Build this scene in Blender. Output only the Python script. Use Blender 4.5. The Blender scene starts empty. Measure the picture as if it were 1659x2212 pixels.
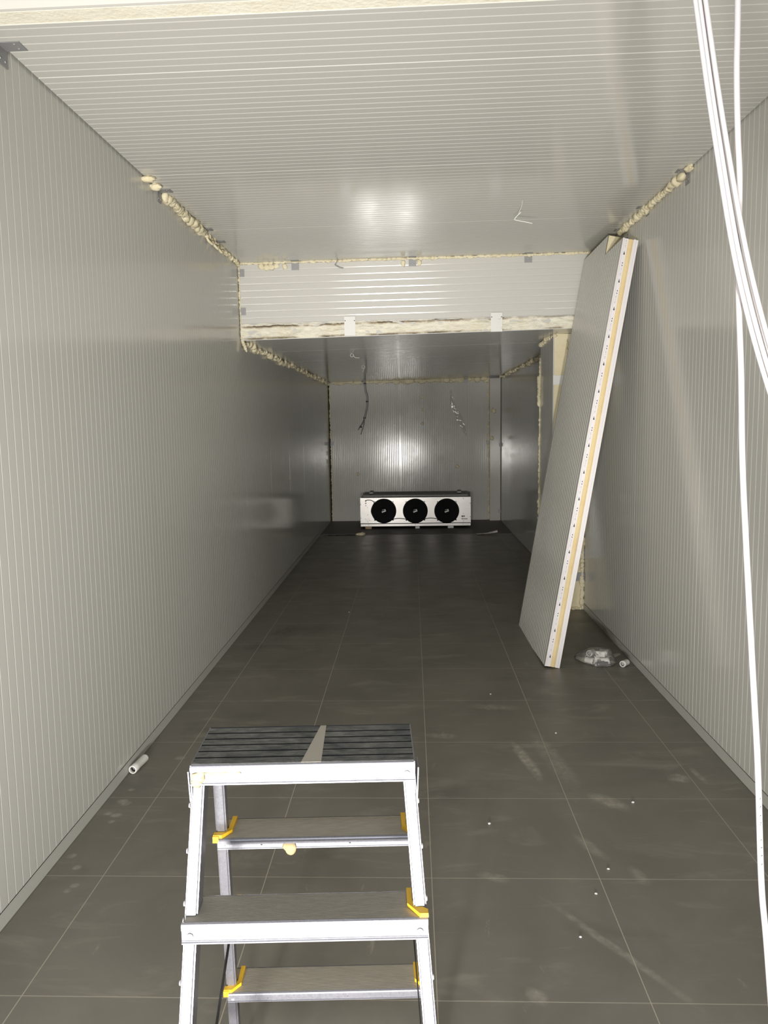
import bpy, bmesh, math, random
from mathutils import Vector, Matrix, noise
random.seed(7)
scene = bpy.context.scene
C = scene.collection
V = Vector

# ------------------------------------------------------------------ camera
W_PX, H_PX, F_PX = 1659.0, 2212.0, 1682.33
CAM_H, YAW, PITCH, ROLL = 1.631, 0.0365, 0.1140, -0.0150
def make_camera():
    fwd = V((-math.sin(YAW) * math.cos(PITCH), math.cos(YAW) * math.cos(PITCH), -math.sin(PITCH)))
    r = V((math.cos(YAW), math.sin(YAW), 0.0))
    u = r.cross(fwd)
    c, s = math.cos(ROLL), math.sin(ROLL)
    r2, u2 = r * c + u * s, u * c - r * s
    m = Matrix((r2, u2, -fwd)).transposed().to_4x4()
    m.translation = (0, 0, CAM_H)
    cam = bpy.data.cameras.new('camera')
    cam.sensor_fit = 'VERTICAL'
    cam.sensor_height = 36.0
    cam.lens = F_PX / H_PX * 36.0
    cam.clip_start = 0.02
    ob = bpy.data.objects.new('camera', cam)
    ob.matrix_world = m
    C.objects.link(ob)
    scene.camera = ob
make_camera()

# ------------------------------------------------------------------ world, lamps, exposure
world = bpy.data.worlds.new('world')
scene.world = world
world.use_nodes = True
world.node_tree.nodes['Background'].inputs[0].default_value = (0.85, 0.92, 1.0, 1)
world.node_tree.nodes['Background'].inputs[1].default_value = 0.05

def work_lamp(loc, power, tilt=10, yaw=0.0):
    """one head of the twin flood light that stands on the floor in the doorway"""
    l = bpy.data.lights.new('work_lamp', 'AREA')
    l.shape = 'RECTANGLE'
    l.size, l.size_y = 0.20, 0.16
    l.energy = power
    l.spread = math.radians(80)
    l.color = (1.0, 0.965, 0.915)
    o = bpy.data.objects.new('work_lamp', l)
    o.location = loc
    o.rotation_euler = (math.radians(90 + tilt), 0, math.radians(yaw))
    C.objects.link(o)
work_lamp((-0.63, -1.4, 0.53), 33, 14)
work_lamp((-0.02, -1.4, 0.53), 33, 14)

def added_fill(loc, size, power):
    """unseen fill light added behind the camera for floor and ladder treads"""
    l = bpy.data.lights.new('added_fill', 'AREA')
    l.shape = 'RECTANGLE'
    l.size, l.size_y = size
    l.energy = power
    l.color = (0.93, 0.96, 1.0)
    o = bpy.data.objects.new('added_fill', l)
    o.location = loc
    C.objects.link(o)
added_fill((0.1, -1.2, 2.90), (1.2, 0.6), 54)  # added fill, brightens the floor and tread tops

vs = scene.view_settings
vs.view_transform = 'Standard'
vs.look = 'None'
vs.gamma = 1.0
vs.use_curve_mapping = False
vs.exposure = 0.54

# ------------------------------------------------------------------ helpers
def tag(o, label=None, cat=None, group=None, kind=None):
    if label: o['label'] = label
    if cat: o['category'] = cat
    if group: o['group'] = group
    if kind: o['kind'] = kind
    return o

def empty(name, loc=(0, 0, 0), rz=0.0):
    o = bpy.data.objects.new(name, None)
    o.empty_display_size = 0.05
    o.location = loc
    o.rotation_euler = (0, 0, rz)
    C.objects.link(o)
    return o

class MB:
    """collects simple shapes and links them as one mesh object"""
    def __init__(self):
        self.v, self.f, self.m = [], [], []
    def add(self, vs_, fs_, mi=0):
        b = len(self.v)
        self.v += [tuple(x) for x in vs_]
        for f in fs_:
            self.f.append(tuple(b + i for i in f))
            self.m.append(mi)
    def obox(self, c, ex, ey, ez, mi=0):
        c, ex, ey, ez = V(c), V(ex), V(ey), V(ez)
        if ex.cross(ey).dot(ez) < 0:
            ex = -ex
        p = [c + sx * ex + sy * ey + sz * ez for sz in (-1, 1) for sy in (-1, 1) for sx in (-1, 1)]
        self.add(p, [(0, 2, 3, 1), (4, 5, 7, 6), (0, 1, 5, 4), (2, 6, 7, 3), (0, 4, 6, 2), (1, 3, 7, 5)], mi)
    def box(self, a, b, mi=0):
        a, b = V(a), V(b)
        h = (b - a) / 2
        self.obox((a + b) / 2, (h.x, 0, 0), (0, h.y, 0), (0, 0, h.z), mi)
    def cbox(self, a, b, ch, mi=0):
        """box with chamfered edges on all sides"""
        a, b = V(a), V(b)
        bm = bmesh.new()
        bmesh.ops.create_cube(bm, size=1)
        for v in bm.verts:
            v.co = V((a[i] + (b[i] - a[i]) * (v.co[i] + 0.5) for i in range(3)))
        bmesh.ops.bevel(bm, geom=bm.edges[:], offset=ch, segments=1, affect='EDGES')
        bm.verts.index_update()
        self.add([v.co for v in bm.verts], [[v.index for v in f.verts] for f in bm.faces], mi)
        bm.free()
    def ngon_prism(self, pts, d, mi=0):
        """pts: planar polygon (ccw seen from +d); extruded by vector d"""
        n = len(pts)
        d = V(d)
        top = [V(p) + d for p in pts]
        fs = [tuple(reversed(range(n))), tuple(range(n, 2 * n))]
        fs += [(i, (i + 1) % n, n + (i + 1) % n, n + i) for i in range(n)]
        self.add([V(p) for p in pts] + top, fs, mi)
    def tube(self, pts, r, seg=10, mi=0, cap=True, flat=None):
        """r: number or list; flat: (axis vector, factor) squashes the section"""
        pts = [V(p) for p in pts]
        n = len(pts)
        rr = r if isinstance(r, (list, tuple)) else [r] * n
        up = None
        rings = []
        for i, p in enumerate(pts):
            t = (pts[min(i + 1, n - 1)] - pts[max(i - 1, 0)]).normalized()
            if up is None:
                up = t.orthogonal().normalized()
            up = (up - t * up.dot(t))
            up = up.normalized() if up.length > 1e-6 else t.orthogonal().normalized()
            s = t.cross(up)
            rings.append([p + rr[i] * (math.cos(2 * math.pi * k / seg) * up + math.sin(2 * math.pi * k / seg) * s) for k in range(seg)])
        vs_ = [q for g in rings for q in g]
        fs = [(i * seg + k, i * seg + (k + 1) % seg, (i + 1) * seg + (k + 1) % seg, (i + 1) * seg + k)
              for i in range(n - 1) for k in range(seg)]
        if cap:
            fs += [tuple(reversed(range(seg))), tuple((n - 1) * seg + k for k in range(seg))]
        self.add(vs_, fs, mi)
    def lathe(self, c, ax, prof, seg=24, mi=0, closed=False):
        """prof: (radius, height along ax)"""
        c, ax = V(c), V(ax).normalized()
        u = ax.orthogonal().normalized()
        w = ax.cross(u)
        vs_ = [c + ax * h + rad * (math.cos(2 * math.pi * k / seg) * u + math.sin(2 * math.pi * k / seg) * w)
               for rad, h in prof for k in range(seg)]
        n = len(prof)
        fs = []
        for i in range(n if closed else n - 1):
            j = (i + 1) % n
            fs += [(i * seg + k, i * seg + (k + 1) % seg, j * seg + (k + 1) % seg, j * seg + k) for k in range(seg)]
        if not closed:
            if prof[0][0] > 0: fs.append(tuple(reversed(range(seg))))
            if prof[-1][0] > 0: fs.append(tuple((n - 1) * seg + k for k in range(seg)))
        self.add(vs_, fs, mi)
    def blob(self, c, r, sub=2, amp=0.25, freq=1.2, seed=0.0, scale=(1, 1, 1), mi=0):
        bm = bmesh.new()
        bmesh.ops.create_icosphere(bm, subdivisions=sub, radius=1)
        off = V((seed * 3.1, seed * 1.7, seed * 0.9))
        vs_ = []
        for v in bm.verts:
            k = 1 + amp * noise.noise(v.co * freq + off) * 1.6
            vs_.append((c[0] + v.co.x * r * scale[0] * k, c[1] + v.co.y * r * scale[1] * k, c[2] + v.co.z * r * scale[2] * k))
        bm.verts.index_update()
        self.add(vs_, [[v.index for v in f.verts] for f in bm.faces], mi)
        bm.free()
    def mesh(self, name, mats, smooth=False):
        me = bpy.data.meshes.new(name)
        me.from_pydata(self.v, [], self.f)
        mats = mats if isinstance(mats, (list, tuple)) else [mats]
        for m in mats:
            me.materials.append(m)
        if len(mats) > 1:
            me.polygons.foreach_set('material_index', self.m)
        if smooth:
            me.polygons.foreach_set('use_smooth', [True] * len(self.f))
        me.update()
        return me
    def build(self, name, mats, parent=None, smooth=False, autosmooth=None):
        me = self.mesh(name, mats, smooth)
        if autosmooth is not None:
            me.polygons.foreach_set('use_smooth', [True] * len(self.f))
            me.set_sharp_from_angle(angle=math.radians(autosmooth))
        o = bpy.data.objects.new(name, me)
        o.parent = parent
        C.objects.link(o)
        return o

def inst(me, name, parent, loc=(0, 0, 0), rz=0.0):
    o = bpy.data.objects.new(name, me)
    o.parent = parent
    o.location = loc
    o.rotation_euler = (0, 0, rz)
    C.objects.link(o)
    return o

def bez(pts, n=8):
    """Catmull-Rom through pts"""
    pts = [V(p) for p in pts]
    out = []
    for i in range(len(pts) - 1):
        p0, p1, p2, p3 = pts[max(i - 1, 0)], pts[i], pts[i + 1], pts[min(i + 2, len(pts) - 1)]
        for k in range(n):
            t = k / n
            out.append(0.5 * ((2 * p1) + (p2 - p0) * t + (2 * p0 - 5 * p1 + 4 * p2 - p3) * t * t + (3 * p1 - p0 - 3 * p2 + p3) * t ** 3))
    out.append(pts[-1])
    return out

# ------------------------------------------------------------------ materials
class NT:
    def __init__(self, name):
        self.mat = bpy.data.materials.new(name)
        self.mat.use_nodes = True
        self.t = self.mat.node_tree
        self.b = self.t.nodes['Principled BSDF']
    def n(self, typ, **kw):
        x = self.t.nodes.new(typ)
        for k, v in kw.items():
            setattr(x, k, v)
        return x
    def link(self, a, b):
        self.t.links.new(a, b)
    def set(self, **kw):
        for k, v in kw.items():
            self.b.inputs[k.replace('_', ' ')].default_value = v
    def pos(self, scale=(1, 1, 1), obj=False):
        if obj:
            src = self.n('ShaderNodeTexCoord').outputs['Object']
        else:
            src = self.n('ShaderNodeNewGeometry').outputs['Position']
        m = self.n('ShaderNodeMapping')
        m.inputs['Scale'].default_value = scale
        self.link(src, m.inputs['Vector'])
        return m.outputs['Vector']
    def noise(self, vec, scale, detail=4, rough=0.55, dist=0.0):
        x = self.n('ShaderNodeTexNoise')
        x.inputs['Scale'].default_value = scale
        x.inputs['Detail'].default_value = detail
        x.inputs['Roughness'].default_value = rough
        x.inputs['Distortion'].default_value = dist
        self.link(vec, x.inputs['Vector'])
        return x.outputs['Fac']
    def ramp(self, fac, stops):
        r = self.n('ShaderNodeValToRGB')
        els = r.color_ramp.elements
        while len(els) < len(stops):
            els.new(0.5)
        for e, (p, c) in zip(els, stops):
            e.position = p
            e.color = c if len(c) == 4 else (*c, 1)
        self.link(fac, r.inputs['Fac'])
        return r.outputs['Color']
    def mix(self, fac, a, b, mode='MIX'):
        x = self.n('ShaderNodeMix')
        x.data_type = 'RGBA'
        x.blend_type = mode
        for s, v in ((x.inputs['Factor'], fac), (x.inputs[6], a), (x.inputs[7], b)):
            if hasattr(v, 'links'): self.link(v, s)
            elif isinstance(v, (int, float)): s.default_value = v
            else: s.default_value = (*v, 1) if len(v) == 3 else v
        return x.outputs[2]
    def math(self, op, a, b=0.0, clamp=False):
        x = self.n('ShaderNodeMath', operation=op)
        x.use_clamp = clamp
        for s, v in zip(x.inputs, (a, b)):
            if hasattr(v, 'links'): self.link(v, s)
            else: s.default_value = v
        return x.outputs[0]
    def bump(self, h, strength=0.2, dist=0.01):
        x = self.n('ShaderNodeBump')
        x.inputs['Strength'].default_value = strength
        x.inputs['Distance'].default_value = dist
        self.link(h, x.inputs['Height'])
        self.link(x.outputs['Normal'], self.b.inputs['Normal'])

def plain(name, col, rough=0.5, metal=0.0, **kw):
    m = NT(name)
    m.set(Base_Color=(*col, 1), Roughness=rough, Metallic=metal)
    m.set(**kw)
    return m.mat

def panel_paint(name, col, rough=0.12):
    """glossy coated sheet, faint waviness and handling smears"""
    m = NT(name)
    p = m.pos()
    big = m.noise(p, 1.3, 3)
    m.link(m.mix(m.math('MULTIPLY', big, 0.10), col, tuple(c * 0.86 for c in col)), m.b.inputs['Base Color'])
    sm = m.noise(p, 6, 5, 0.65)
    r = m.n('ShaderNodeMapRange')
    r.inputs['From Min'].default_value = 0.35
    r.inputs['From Max'].default_value = 0.75
    r.inputs['To Min'].default_value = rough
    r.inputs['To Max'].default_value = rough + 0.06
    m.link(sm, r.inputs['Value'])
    m.link(r.outputs[0], m.b.inputs['Roughness'])
    m.set(IOR=1.5, Specular_IOR_Level=0.30)
    m.bump(m.noise(p, 1.6, 2), 0.03, 0.01)
    return m.mat

def foam_mat(name, a, b, dark, amount=0.35):
    m = NT(name)
    p = m.pos()
    n1 = m.noise(p, 9, 5, 0.6)
    col = m.ramp(n1, [(0.3, b), (0.65, a)])
    n2 = m.noise(p, 32, 4, 0.7, 0.4)
    col = m.mix(m.ramp(n2, [(0.62, (0, 0, 0)), (0.75, (amount,) * 3)]), col, dark)
    m.link(col, m.b.inputs['Base Color'])
    m.set(Roughness=0.8)
    m.bump(m.noise(p, 60, 4), 0.5, 0.006)
    return m.mat

def metal_mat(name, col, rough, nscale=120, stretch=(1, 1, 1), metal=1.0, speck=0.12):
    m = NT(name)
    p = m.pos(stretch, obj=True)
    n = m.noise(p, nscale, 3, 0.6)
    m.link(m.mix(n, tuple(c * (1 - speck) for c in col), col), m.b.inputs['Base Color'])
    r = m.n('ShaderNodeMapRange')
    r.inputs['To Min'].default_value = rough - 0.08
    r.inputs['To Max'].default_value = rough + 0.10
    m.link(n, r.inputs['Value'])
    m.link(r.outputs[0], m.b.inputs['Roughness'])
    m.set(Metallic=metal)
    m.bump(n, 0.05, 0.002)
    return m.mat

def tile_mat():
    m = NT('dark_porcelain_tile')
    p = m.pos()
    base = m.ramp(m.noise(p, 1.7, 6, 0.6, 0.6), [(0.3, (0.150, 0.140, 0.118)), (0.7, (0.205, 0.191, 0.160))])
    # dusty smears drawn out by shoes and brooms
    q = m.pos((1.0, 3.2, 1.0))
    d1 = m.ramp(m.noise(q, 2.3, 8, 0.62, 0.8), [(0.55, (0, 0, 0)), (0.80, (0.55,) * 3)])
    col = m.mix(d1, base, (0.36, 0.34, 0.28))
    q2 = m.pos((3.0, 0.9, 1.0))
    d2 = m.ramp(m.noise(q2, 1.6, 9, 0.7, 1.6), [(0.64, (0, 0, 0)), (0.74, (0.6,) * 3)])
    col = m.mix(d2, col, (0.40, 0.37, 0.31))
    # a few dark wet scuffs
    d3 = m.ramp(m.noise(m.pos((1.2, 2.2, 1)), 1.1, 6, 0.6, 0.5), [(0.60, (0, 0, 0)), (0.70, (0.45,) * 3)])
    col = m.mix(d3, col, (0.095, 0.090, 0.078))
    # dried drips, boot marks and broom strokes: centre, half length, half width, angle, strength
    wob = m.n('ShaderNodeTexNoise'); wob.inputs['Scale'].default_value = 14; wob.inputs['Detail'].default_value = 4
    m.link(p, wob.inputs['Vector'])
    grit = m.ramp(m.noise(p, 30, 5, 0.7), [(0.35, (0.15,) * 3), (0.65, (1,) * 3)])
    def mark(x, y, a, b, ang, k, tone=(0.46, 0.43, 0.36)):
        nonlocal col
        mp = m.n('ShaderNodeMapping', vector_type='TEXTURE')
        mp.inputs['Location'].default_value = (x, y, 0)
        mp.inputs['Rotation'].default_value = (0, 0, ang)
        mp.inputs['Scale'].default_value = (a, b, 1)
        m.link(p, mp.inputs['Vector'])
        va = m.n('ShaderNodeVectorMath', operation='MULTIPLY_ADD')
        m.link(wob.outputs['Color'], va.inputs[0]); va.inputs[1].default_value = (0.9, 0.9, 0); m.link(mp.outputs[0], va.inputs[2])
        sb = m.n('ShaderNodeVectorMath', operation='ADD'); m.link(va.outputs[0], sb.inputs[0]); sb.inputs[1].default_value = (-0.45, -0.45, 0)
        ml = m.n('ShaderNodeVectorMath', operation='MULTIPLY'); m.link(sb.outputs[0], ml.inputs[0]); ml.inputs[1].default_value = (1, 1, 0)
        ln = m.n('ShaderNodeVectorMath', operation='LENGTH'); m.link(ml.outputs[0], ln.inputs[0])
        f = m.ramp(ln.outputs['Value'], [(0.45, (k,) * 3), (1.0, (0, 0, 0))])
        col = m.mix(m.mix(1.0, f, grit, 'MULTIPLY'), col, tone)
    for x, y, r_ in ((-1.285, 3.205, .028), (-1.26, 3.186, .025), (-1.266, 3.085, .028), (-1.307, 3.099, .022), (-1.263, 3.031, .018), (-1.284, 3.311, .018), (-1.319, 2.771, .022), (-1.264, 2.694, .02), (-1.224, 2.579, .02), (-1.237, 2.547, .018), (-1.157, 3.649, .03)):
        mark(x, y, r_, r_ * 0.9, 0.3, 0.6)
    for (x0, y0), (x1, y1), w, k in (((0.497, 3.859), (0.584, 3.393), .035, .75), ((0.76, 3.29), (0.90, 3.14), .05, .6), ((1.16, 3.45), (1.25, 3.42), .05, .7), ((1.291, 3.562), (1.311, 3.373), .02, .5),
                                     ((0.05, 3.93), (0.24, 3.91), .04, .4), ((0.294, 4.353), (0.634, 4.314), .05, .4), ((0.418, 2.552), (0.816, 1.979), .02, .4), ((0.22, 2.67), (0.34, 2.62), .03, .4), ((0.32, 2.09), (0.36, 2.03), .03, .5),
                                     ((0.785, 2.72), (0.815, 2.60), .03, .4), ((0.62, 4.0), (0.72, 3.3), .06, .35), ((0.62, 2.95), (0.72, 2.75), .03, .35)):
        mark((x0 + x1) / 2, (y0 + y1) / 2, math.hypot(x1 - x0, y1 - y0) / 2 + 0.01, w, math.atan2(y1 - y0, x1 - x0), k)
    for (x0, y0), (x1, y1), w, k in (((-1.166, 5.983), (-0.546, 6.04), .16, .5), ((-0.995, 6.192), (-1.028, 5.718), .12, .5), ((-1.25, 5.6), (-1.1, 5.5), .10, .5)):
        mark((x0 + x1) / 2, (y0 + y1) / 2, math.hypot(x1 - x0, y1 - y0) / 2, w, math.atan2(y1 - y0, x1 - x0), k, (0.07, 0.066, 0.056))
    m.link(col, m.b.inputs['Base Color'])
    r = m.n('ShaderNodeMapRange')
    r.inputs['To Min'].default_value = 0.32
    r.inputs['To Max'].default_value = 0.55
    m.link(m.noise(p, 5, 5), r.inputs['Value'])
    m.link(r.outputs[0], m.b.inputs['Roughness'])
    m.bump(m.noise(p, 45, 4), 0.06, 0.004)
    return m.mat

M = {}
M['panel'] = panel_paint('panel_white_coating', (0.58, 0.573, 0.535))
M['panel_loose'] = panel_paint('loose_panel_coating', (0.66, 0.655, 0.61), 0.28)
M['trim'] = plain('base_channel_grey', (0.52, 0.52, 0.48), 0.4)
M['tile'] = tile_mat()
M['grout'] = plain('pale_grout', (0.42, 0.385, 0.315), 0.9)
M['concrete'] = plain('bare_slab', (0.11, 0.105, 0.09), 0.6)
M['dark'] = plain('black_gap', (0.008, 0.008, 0.007), 0.9)
M['foam'] = foam_mat('cream_expanding_foam', (0.80, 0.74, 0.54), (0.66, 0.58, 0.38), (0.35, 0.26, 0.13), 0.25)
M['foam_cut'] = foam_mat('cut_foam_core', (0.86, 0.80, 0.60), (0.74, 0.66, 0.46), (0.42, 0.31, 0.18), 0.35)
def torn_foam():
    m = NT('torn_foam_core')
    p = m.pos()
    col = m.ramp(m.noise(p, 9, 5, 0.6), [(0.3, (0.80, 0.75, 0.60)), (0.65, (0.88, 0.85, 0.73))])
    sx = m.n('ShaderNodeSeparateXYZ'); m.link(p, sx.inputs[0])
    x_, z_ = sx.outputs['X'], sx.outputs['Z']
    zr = m.math('DIVIDE', m.math('SUBTRACT', m.math('SUBTRACT', z_, 2.300), m.math('MULTIPLY', m.math('ADD', x_, 1.359), 0.0165)), 0.126)
    wav = m.noise(m.pos((1, 0, 0)), 7.0, 5, 0.7)
    wav2 = m.noise(m.pos((1, 0, 0.3)), 3.1, 4, 0.6)
    def crack(level, amp, width, lo, hi, tone, k):
        nonlocal col
        c0 = m.math('ADD', level - amp * 0.5, m.math('MULTIPLY', wav, amp))
        d = m.math('ABSOLUTE', m.math('SUBTRACT', zr, c0))
        line = m.math('SUBTRACT', 1.0, m.math('DIVIDE', d, width), True)
        gate = m.ramp(m.math('ADD', wav2, k), [(lo, (0, 0, 0)), (hi, (1, 1, 1))])
        col = m.mix(m.math('MULTIPLY', line, gate), col, tone)
    col = m.mix(m.ramp(m.noise(m.pos((4, 1, 22)), 1.0, 5, 0.65, 0.5), [(0.58, (0, 0, 0)), (0.75, (0.45,) * 3)]), col, (0.52, 0.43, 0.28))
    crack(0.80, 0.34, 0.11, 0.42, 0.50, (0.30, 0.22, 0.13), 0.0)
    crack(0.84, 0.30, 0.05, 0.50, 0.54, (0.03, 0.025, 0.02), 0.0)
    crack(0.10, 0.22, 0.10, 0.46, 0.56, (0.26, 0.20, 0.12), 0.03)
    crack(0.06, 0.14, 0.04, 0.50, 0.56, (0.03, 0.025, 0.02), -0.02)
    m.link(col, m.b.inputs['Base Color'])
    m.set(Roughness=0.85)
    m.bump(m.noise(m.pos((6, 6, 30)), 4, 6), 0.7, 0.02)
    return m.mat
M['foam_torn'] = torn_foam()
M['foam_pale'] = foam_mat('pale_foam_core', (0.80, 0.77, 0.66), (0.74, 0.70, 0.57), (0.6, 0.54, 0.4), 0.15)
M['foam_core'] = foam_mat('smooth_foam_core', (0.78, 0.71, 0.50), (0.72, 0.64, 0.42), (0.55, 0.45, 0.28), 0.15)
M['foam_edge'] = foam_mat('yellow_foam_edge', (0.80, 0.66, 0.38), (0.74, 0.57, 0.30), (0.62, 0.42, 0.22), 0.3)
M['foam_old'] = foam_mat('dried_old_foam', (0.36, 0.30, 0.17), (0.28, 0.22, 0.11), (0.3, 0.22, 0.1), 0.3)
M['galv'] = metal_mat('galvanised_sheet', (0.33, 0.33, 0.335), 0.5, 60, metal=0.3)
M['white_metal'] = plain('white_plate', (0.74, 0.74, 0.72), 0.35)
M['alu'] = metal_mat('scuffed_aluminium', (0.30, 0.30, 0.335), 0.38, 260, (1, 1, 0.7), metal=0.55, speck=0.42)
M['tread'] = metal_mat('dusty_tread', (0.56, 0.52, 0.44), 0.55, 90, (0.4, 2, 1), metal=0.55, speck=0.35)
M['yellow'] = plain('yellow_plastic_cap', (0.80, 0.47, 0.02), 0.45)
M['black'] = plain('black_plastic', (0.012, 0.012, 0.013), 0.4)
M['pvc'] = plain('white_pvc', (0.80, 0.79, 0.75), 0.35)
M['pvc_grey'] = plain('dark_grey_rubber', (0.05, 0.05, 0.06), 0.5)
M['cable'] = plain('white_cable_sheath', (0.44, 0.42, 0.425), 0.38)
M['wire'] = plain('white_wire', (0.80, 0.80, 0.76), 0.4)
M['cable_grey'] = plain('grey_cable', (0.16, 0.16, 0.16), 0.5)
M['sheath'] = plain('light_grey_sheath', (0.34, 0.34, 0.34), 0.5)
M['steel'] = metal_mat('brushed_stainless', (0.36, 0.35, 0.335), 0.32, 30, (0.15, 1, 4), speck=0.12)
M['casing'] = metal_mat('galvanised_casing', (0.22, 0.22, 0.21), 0.5, 40)
M['fan'] = plain('black_fan', (0.003, 0.003, 0.0035), 0.6, Specular_IOR_Level=0.15)
M['print'] = plain('black_print', (0.02, 0.018, 0.05), 0.6)
M['print_cable'] = plain('grey_cable_print', (0.42, 0.42, 0.44), 0.6)
M['film_white'] = plain('white_film', (0.82, 0.79, 0.80), 0.3)
M['wood'] = plain('pale_wood_block', (0.50, 0.36, 0.22), 0.7)
M['strip_tone'] = plain('pale_strip_tone', (0.40, 0.37, 0.31), 0.85)

def rubber_mat():
    m = NT('dusty_black_tread')
    p = m.pos(obj=True)
    n1 = m.noise(p, 14, 7, 0.7, 0.6)
    n2 = m.noise(m.pos((1, 5, 1), obj=True), 40, 4, 0.7)
    f = m.ramp(m.math('MULTIPLY', n1, n2), [(0.14, (0, 0, 0)), (0.40, (0.85,) * 3)])
    m.link(m.mix(f, (0.024, 0.028, 0.032), (0.22, 0.22, 0.20)), m.b.inputs['Base Color'])
    m.set(Roughness=0.55)
    return m.mat
M['rubber'] = rubber_mat()

def plastic_film(name, tint, alpha, rough):
    m = NT(name)
    tr = m.n('ShaderNodeBsdfTransparent')
    gl = m.n('ShaderNodeBsdfGlossy')
    gl.inputs['Roughness'].default_value = rough
    df = m.n('ShaderNodeBsdfTranslucent')
    df.inputs['Color'].default_value = (*tint, 1)
    d2 = m.n('ShaderNodeBsdfDiffuse')
    d2.inputs['Color'].default_value = (*tint, 1)
    a = m.n('ShaderNodeAddShader')
    mx1 = m.n('ShaderNodeMixShader'); mx1.inputs[0].default_value = 0.5
    m.link(df.outputs[0], mx1.inputs[1]); m.link(d2.outputs[0], mx1.inputs[2])
    mx2 = m.n('ShaderNodeMixShader'); mx2.inputs[0].default_value = alpha
    m.link(tr.outputs[0], mx2.inputs[1]); m.link(mx1.outputs[0], mx2.inputs[2])
    mx3 = m.n('ShaderNodeMixShader'); 
    fr = m.n('ShaderNodeFresnel'); fr.inputs[0].default_value = 1.35
    m.link(fr.outputs[0], mx3.inputs[0])
    m.link(mx2.outputs[0], mx3.inputs[1]); m.link(gl.outputs[0], mx3.inputs[2])
    out = [x for x in m.t.nodes if x.type == 'OUTPUT_MATERIAL'][0]
    m.link(mx3.outputs[0], out.inputs['Surface'])
    return m.mat
M['bag'] = plastic_film('clear_plastic_bag', (0.88, 0.86, 0.82), 0.20, 0.16)
M['film'] = plastic_film('clear_plastic_strip', (0.7, 0.7, 0.7), 0.22, 0.15)

# ------------------------------------------------------------------ room dimensions (metres)
XL, XR = -1.359, 1.473
Y0 = -2.86                # behind the camera
YH = 6.30                 # header over the lower, rear part
YB = 12.92                # back wall
XR2 = 1.458               # right wall of the rear part
def zc(x): return 2.902 + (x - XL) * 0.0097      # main ceiling
def zlow(x): return 2.300 + (x - XL) * 0.0175    # low ceiling

def panel_mesh(name, w, l, t=0.06, pitch=0.05, gw=0.0035, gd=0.0012, mat=None, seam='start'):
    """ribbed sandwich panel: u across ribs, v along them, front at w=0, one mesh; local x=u, y=v, z=out"""
    prof = [(0.0, -0.0058), (0.0062, 0.0)] if seam == 'start' else [(0.0, -0.009), (0.0010, 0.0)]
    n = max(1, round(w / pitch))
    for i in range(1, n):
        u = w * i / n
        prof += [(u - gw, 0.0), (u, -gd), (u + gw, 0.0)]
    prof += [(w - 0.0050, 0.0), (w, -0.0045)] if seam == 'end' else [(w - 0.0010, 0.0), (w, -0.009)]
    mb = MB()
    k = len(prof)
    vs_ = [(u, 0, z) for u, z in prof] + [(u, l, z) for u, z in prof]
    fs = [(i, i + 1, k + i + 1, k + i) for i in range(k - 1)]
    b = len(vs_)
    vs_ += [(0, 0, -t), (w, 0, -t), (w, l, -t), (0, l, -t)]
    fs += [(b, b + 3, b + 2, b + 1), (0, k, b + 3, b), (k - 1, b + 1, b + 2, 2 * k - 1)]
    fs += [tuple(reversed(range(k))) + (b, b + 1), tuple(k + i for i in range(k)) + (b + 2, b + 3)]
    mb.add(vs_, fs)
    return mb.mesh(name, mat or M['panel'])

def place(me, name, parent, o, u, v, n):
    """put a mesh with axes u, v, n at o"""
    ob = bpy.data.objects.new(name, me)
    m = Matrix((V(u).normalized(), V(v).normalized(), V(n).normalized())).transposed().to_4x4()
    m.translation = o
    ob.matrix_world = m
    ob.parent = parent
    C.objects.link(ob)
    return ob

# ---- floor -----------------------------------------------------------------
mb = MB()
mb.box((XL - 0.1, Y0, -0.10), (XR + 0.1, YB + 0.1, -0.0007))
floor = tag(mb.build('floor', M['grout']), kind='structure')
GX, GY, T = 0.0556, 5.04, 0.60
YT = 11.268
cols = [XL - 0.02, GX - 2 * T, GX - T, GX, GX + T, GX + 2 * T, XR + 0.02]
rows = [GY + T * k for k in range(-12, 11)] + [YT]
cache = {}
g = 0.0017
for i in range(len(cols) - 1):
    for j in range(len(rows) - 1):
        w, d = cols[i + 1] - cols[i], rows[j + 1] - rows[j]
        key = (round(w, 3), round(d, 3))
        if key not in cache:
            t = MB()
            t.cbox((g, g, -0.010), (w - g, d - g, 0.0), 0.0004)
            cache[key] = t.mesh('floor_tile', M['tile'])
        inst(cache[key], 'floor_tile', floor, (cols[i], rows[j], 0.0))
mb = MB()
mb.box((XL - 0.05, YT + 0.02, -0.02), (XR + 0.05, YB + 0.05, 0.004))
mb.build('floor_slab', M['concrete'], floor)
mb = MB()
mb.box((XL - 0.02, YT, -0.02), (XR + 0.02, YT + 0.02, -0.0025))
mb.build('floor_gap', M['dark'], floor)
mb = MB()
for i in range(24):      # torn edge of the slab screed lifting off, black void below it
    x = -1.24 + i * 0.021
    h = 0.010 + 0.006 * noise.noise(V((x * 9, 0, 0)))
    mb.box((x, YT + 0.012, 0.0005), (x + 0.021, YT + 0.021, h))
mb.build('torn_void', M['dark'], floor)
mb = MB()
for i in range(30):
    x = -1.32 + i * 0.021
    h = 0.012 + 0.006 * noise.noise(V((x * 9, 0, 0)))
    mb.box((x, YT + 0.010, h), (x + 0.021, YT + 0.09, h + 0.005))
mb.build('torn_screed', M['concrete'], floor)

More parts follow.
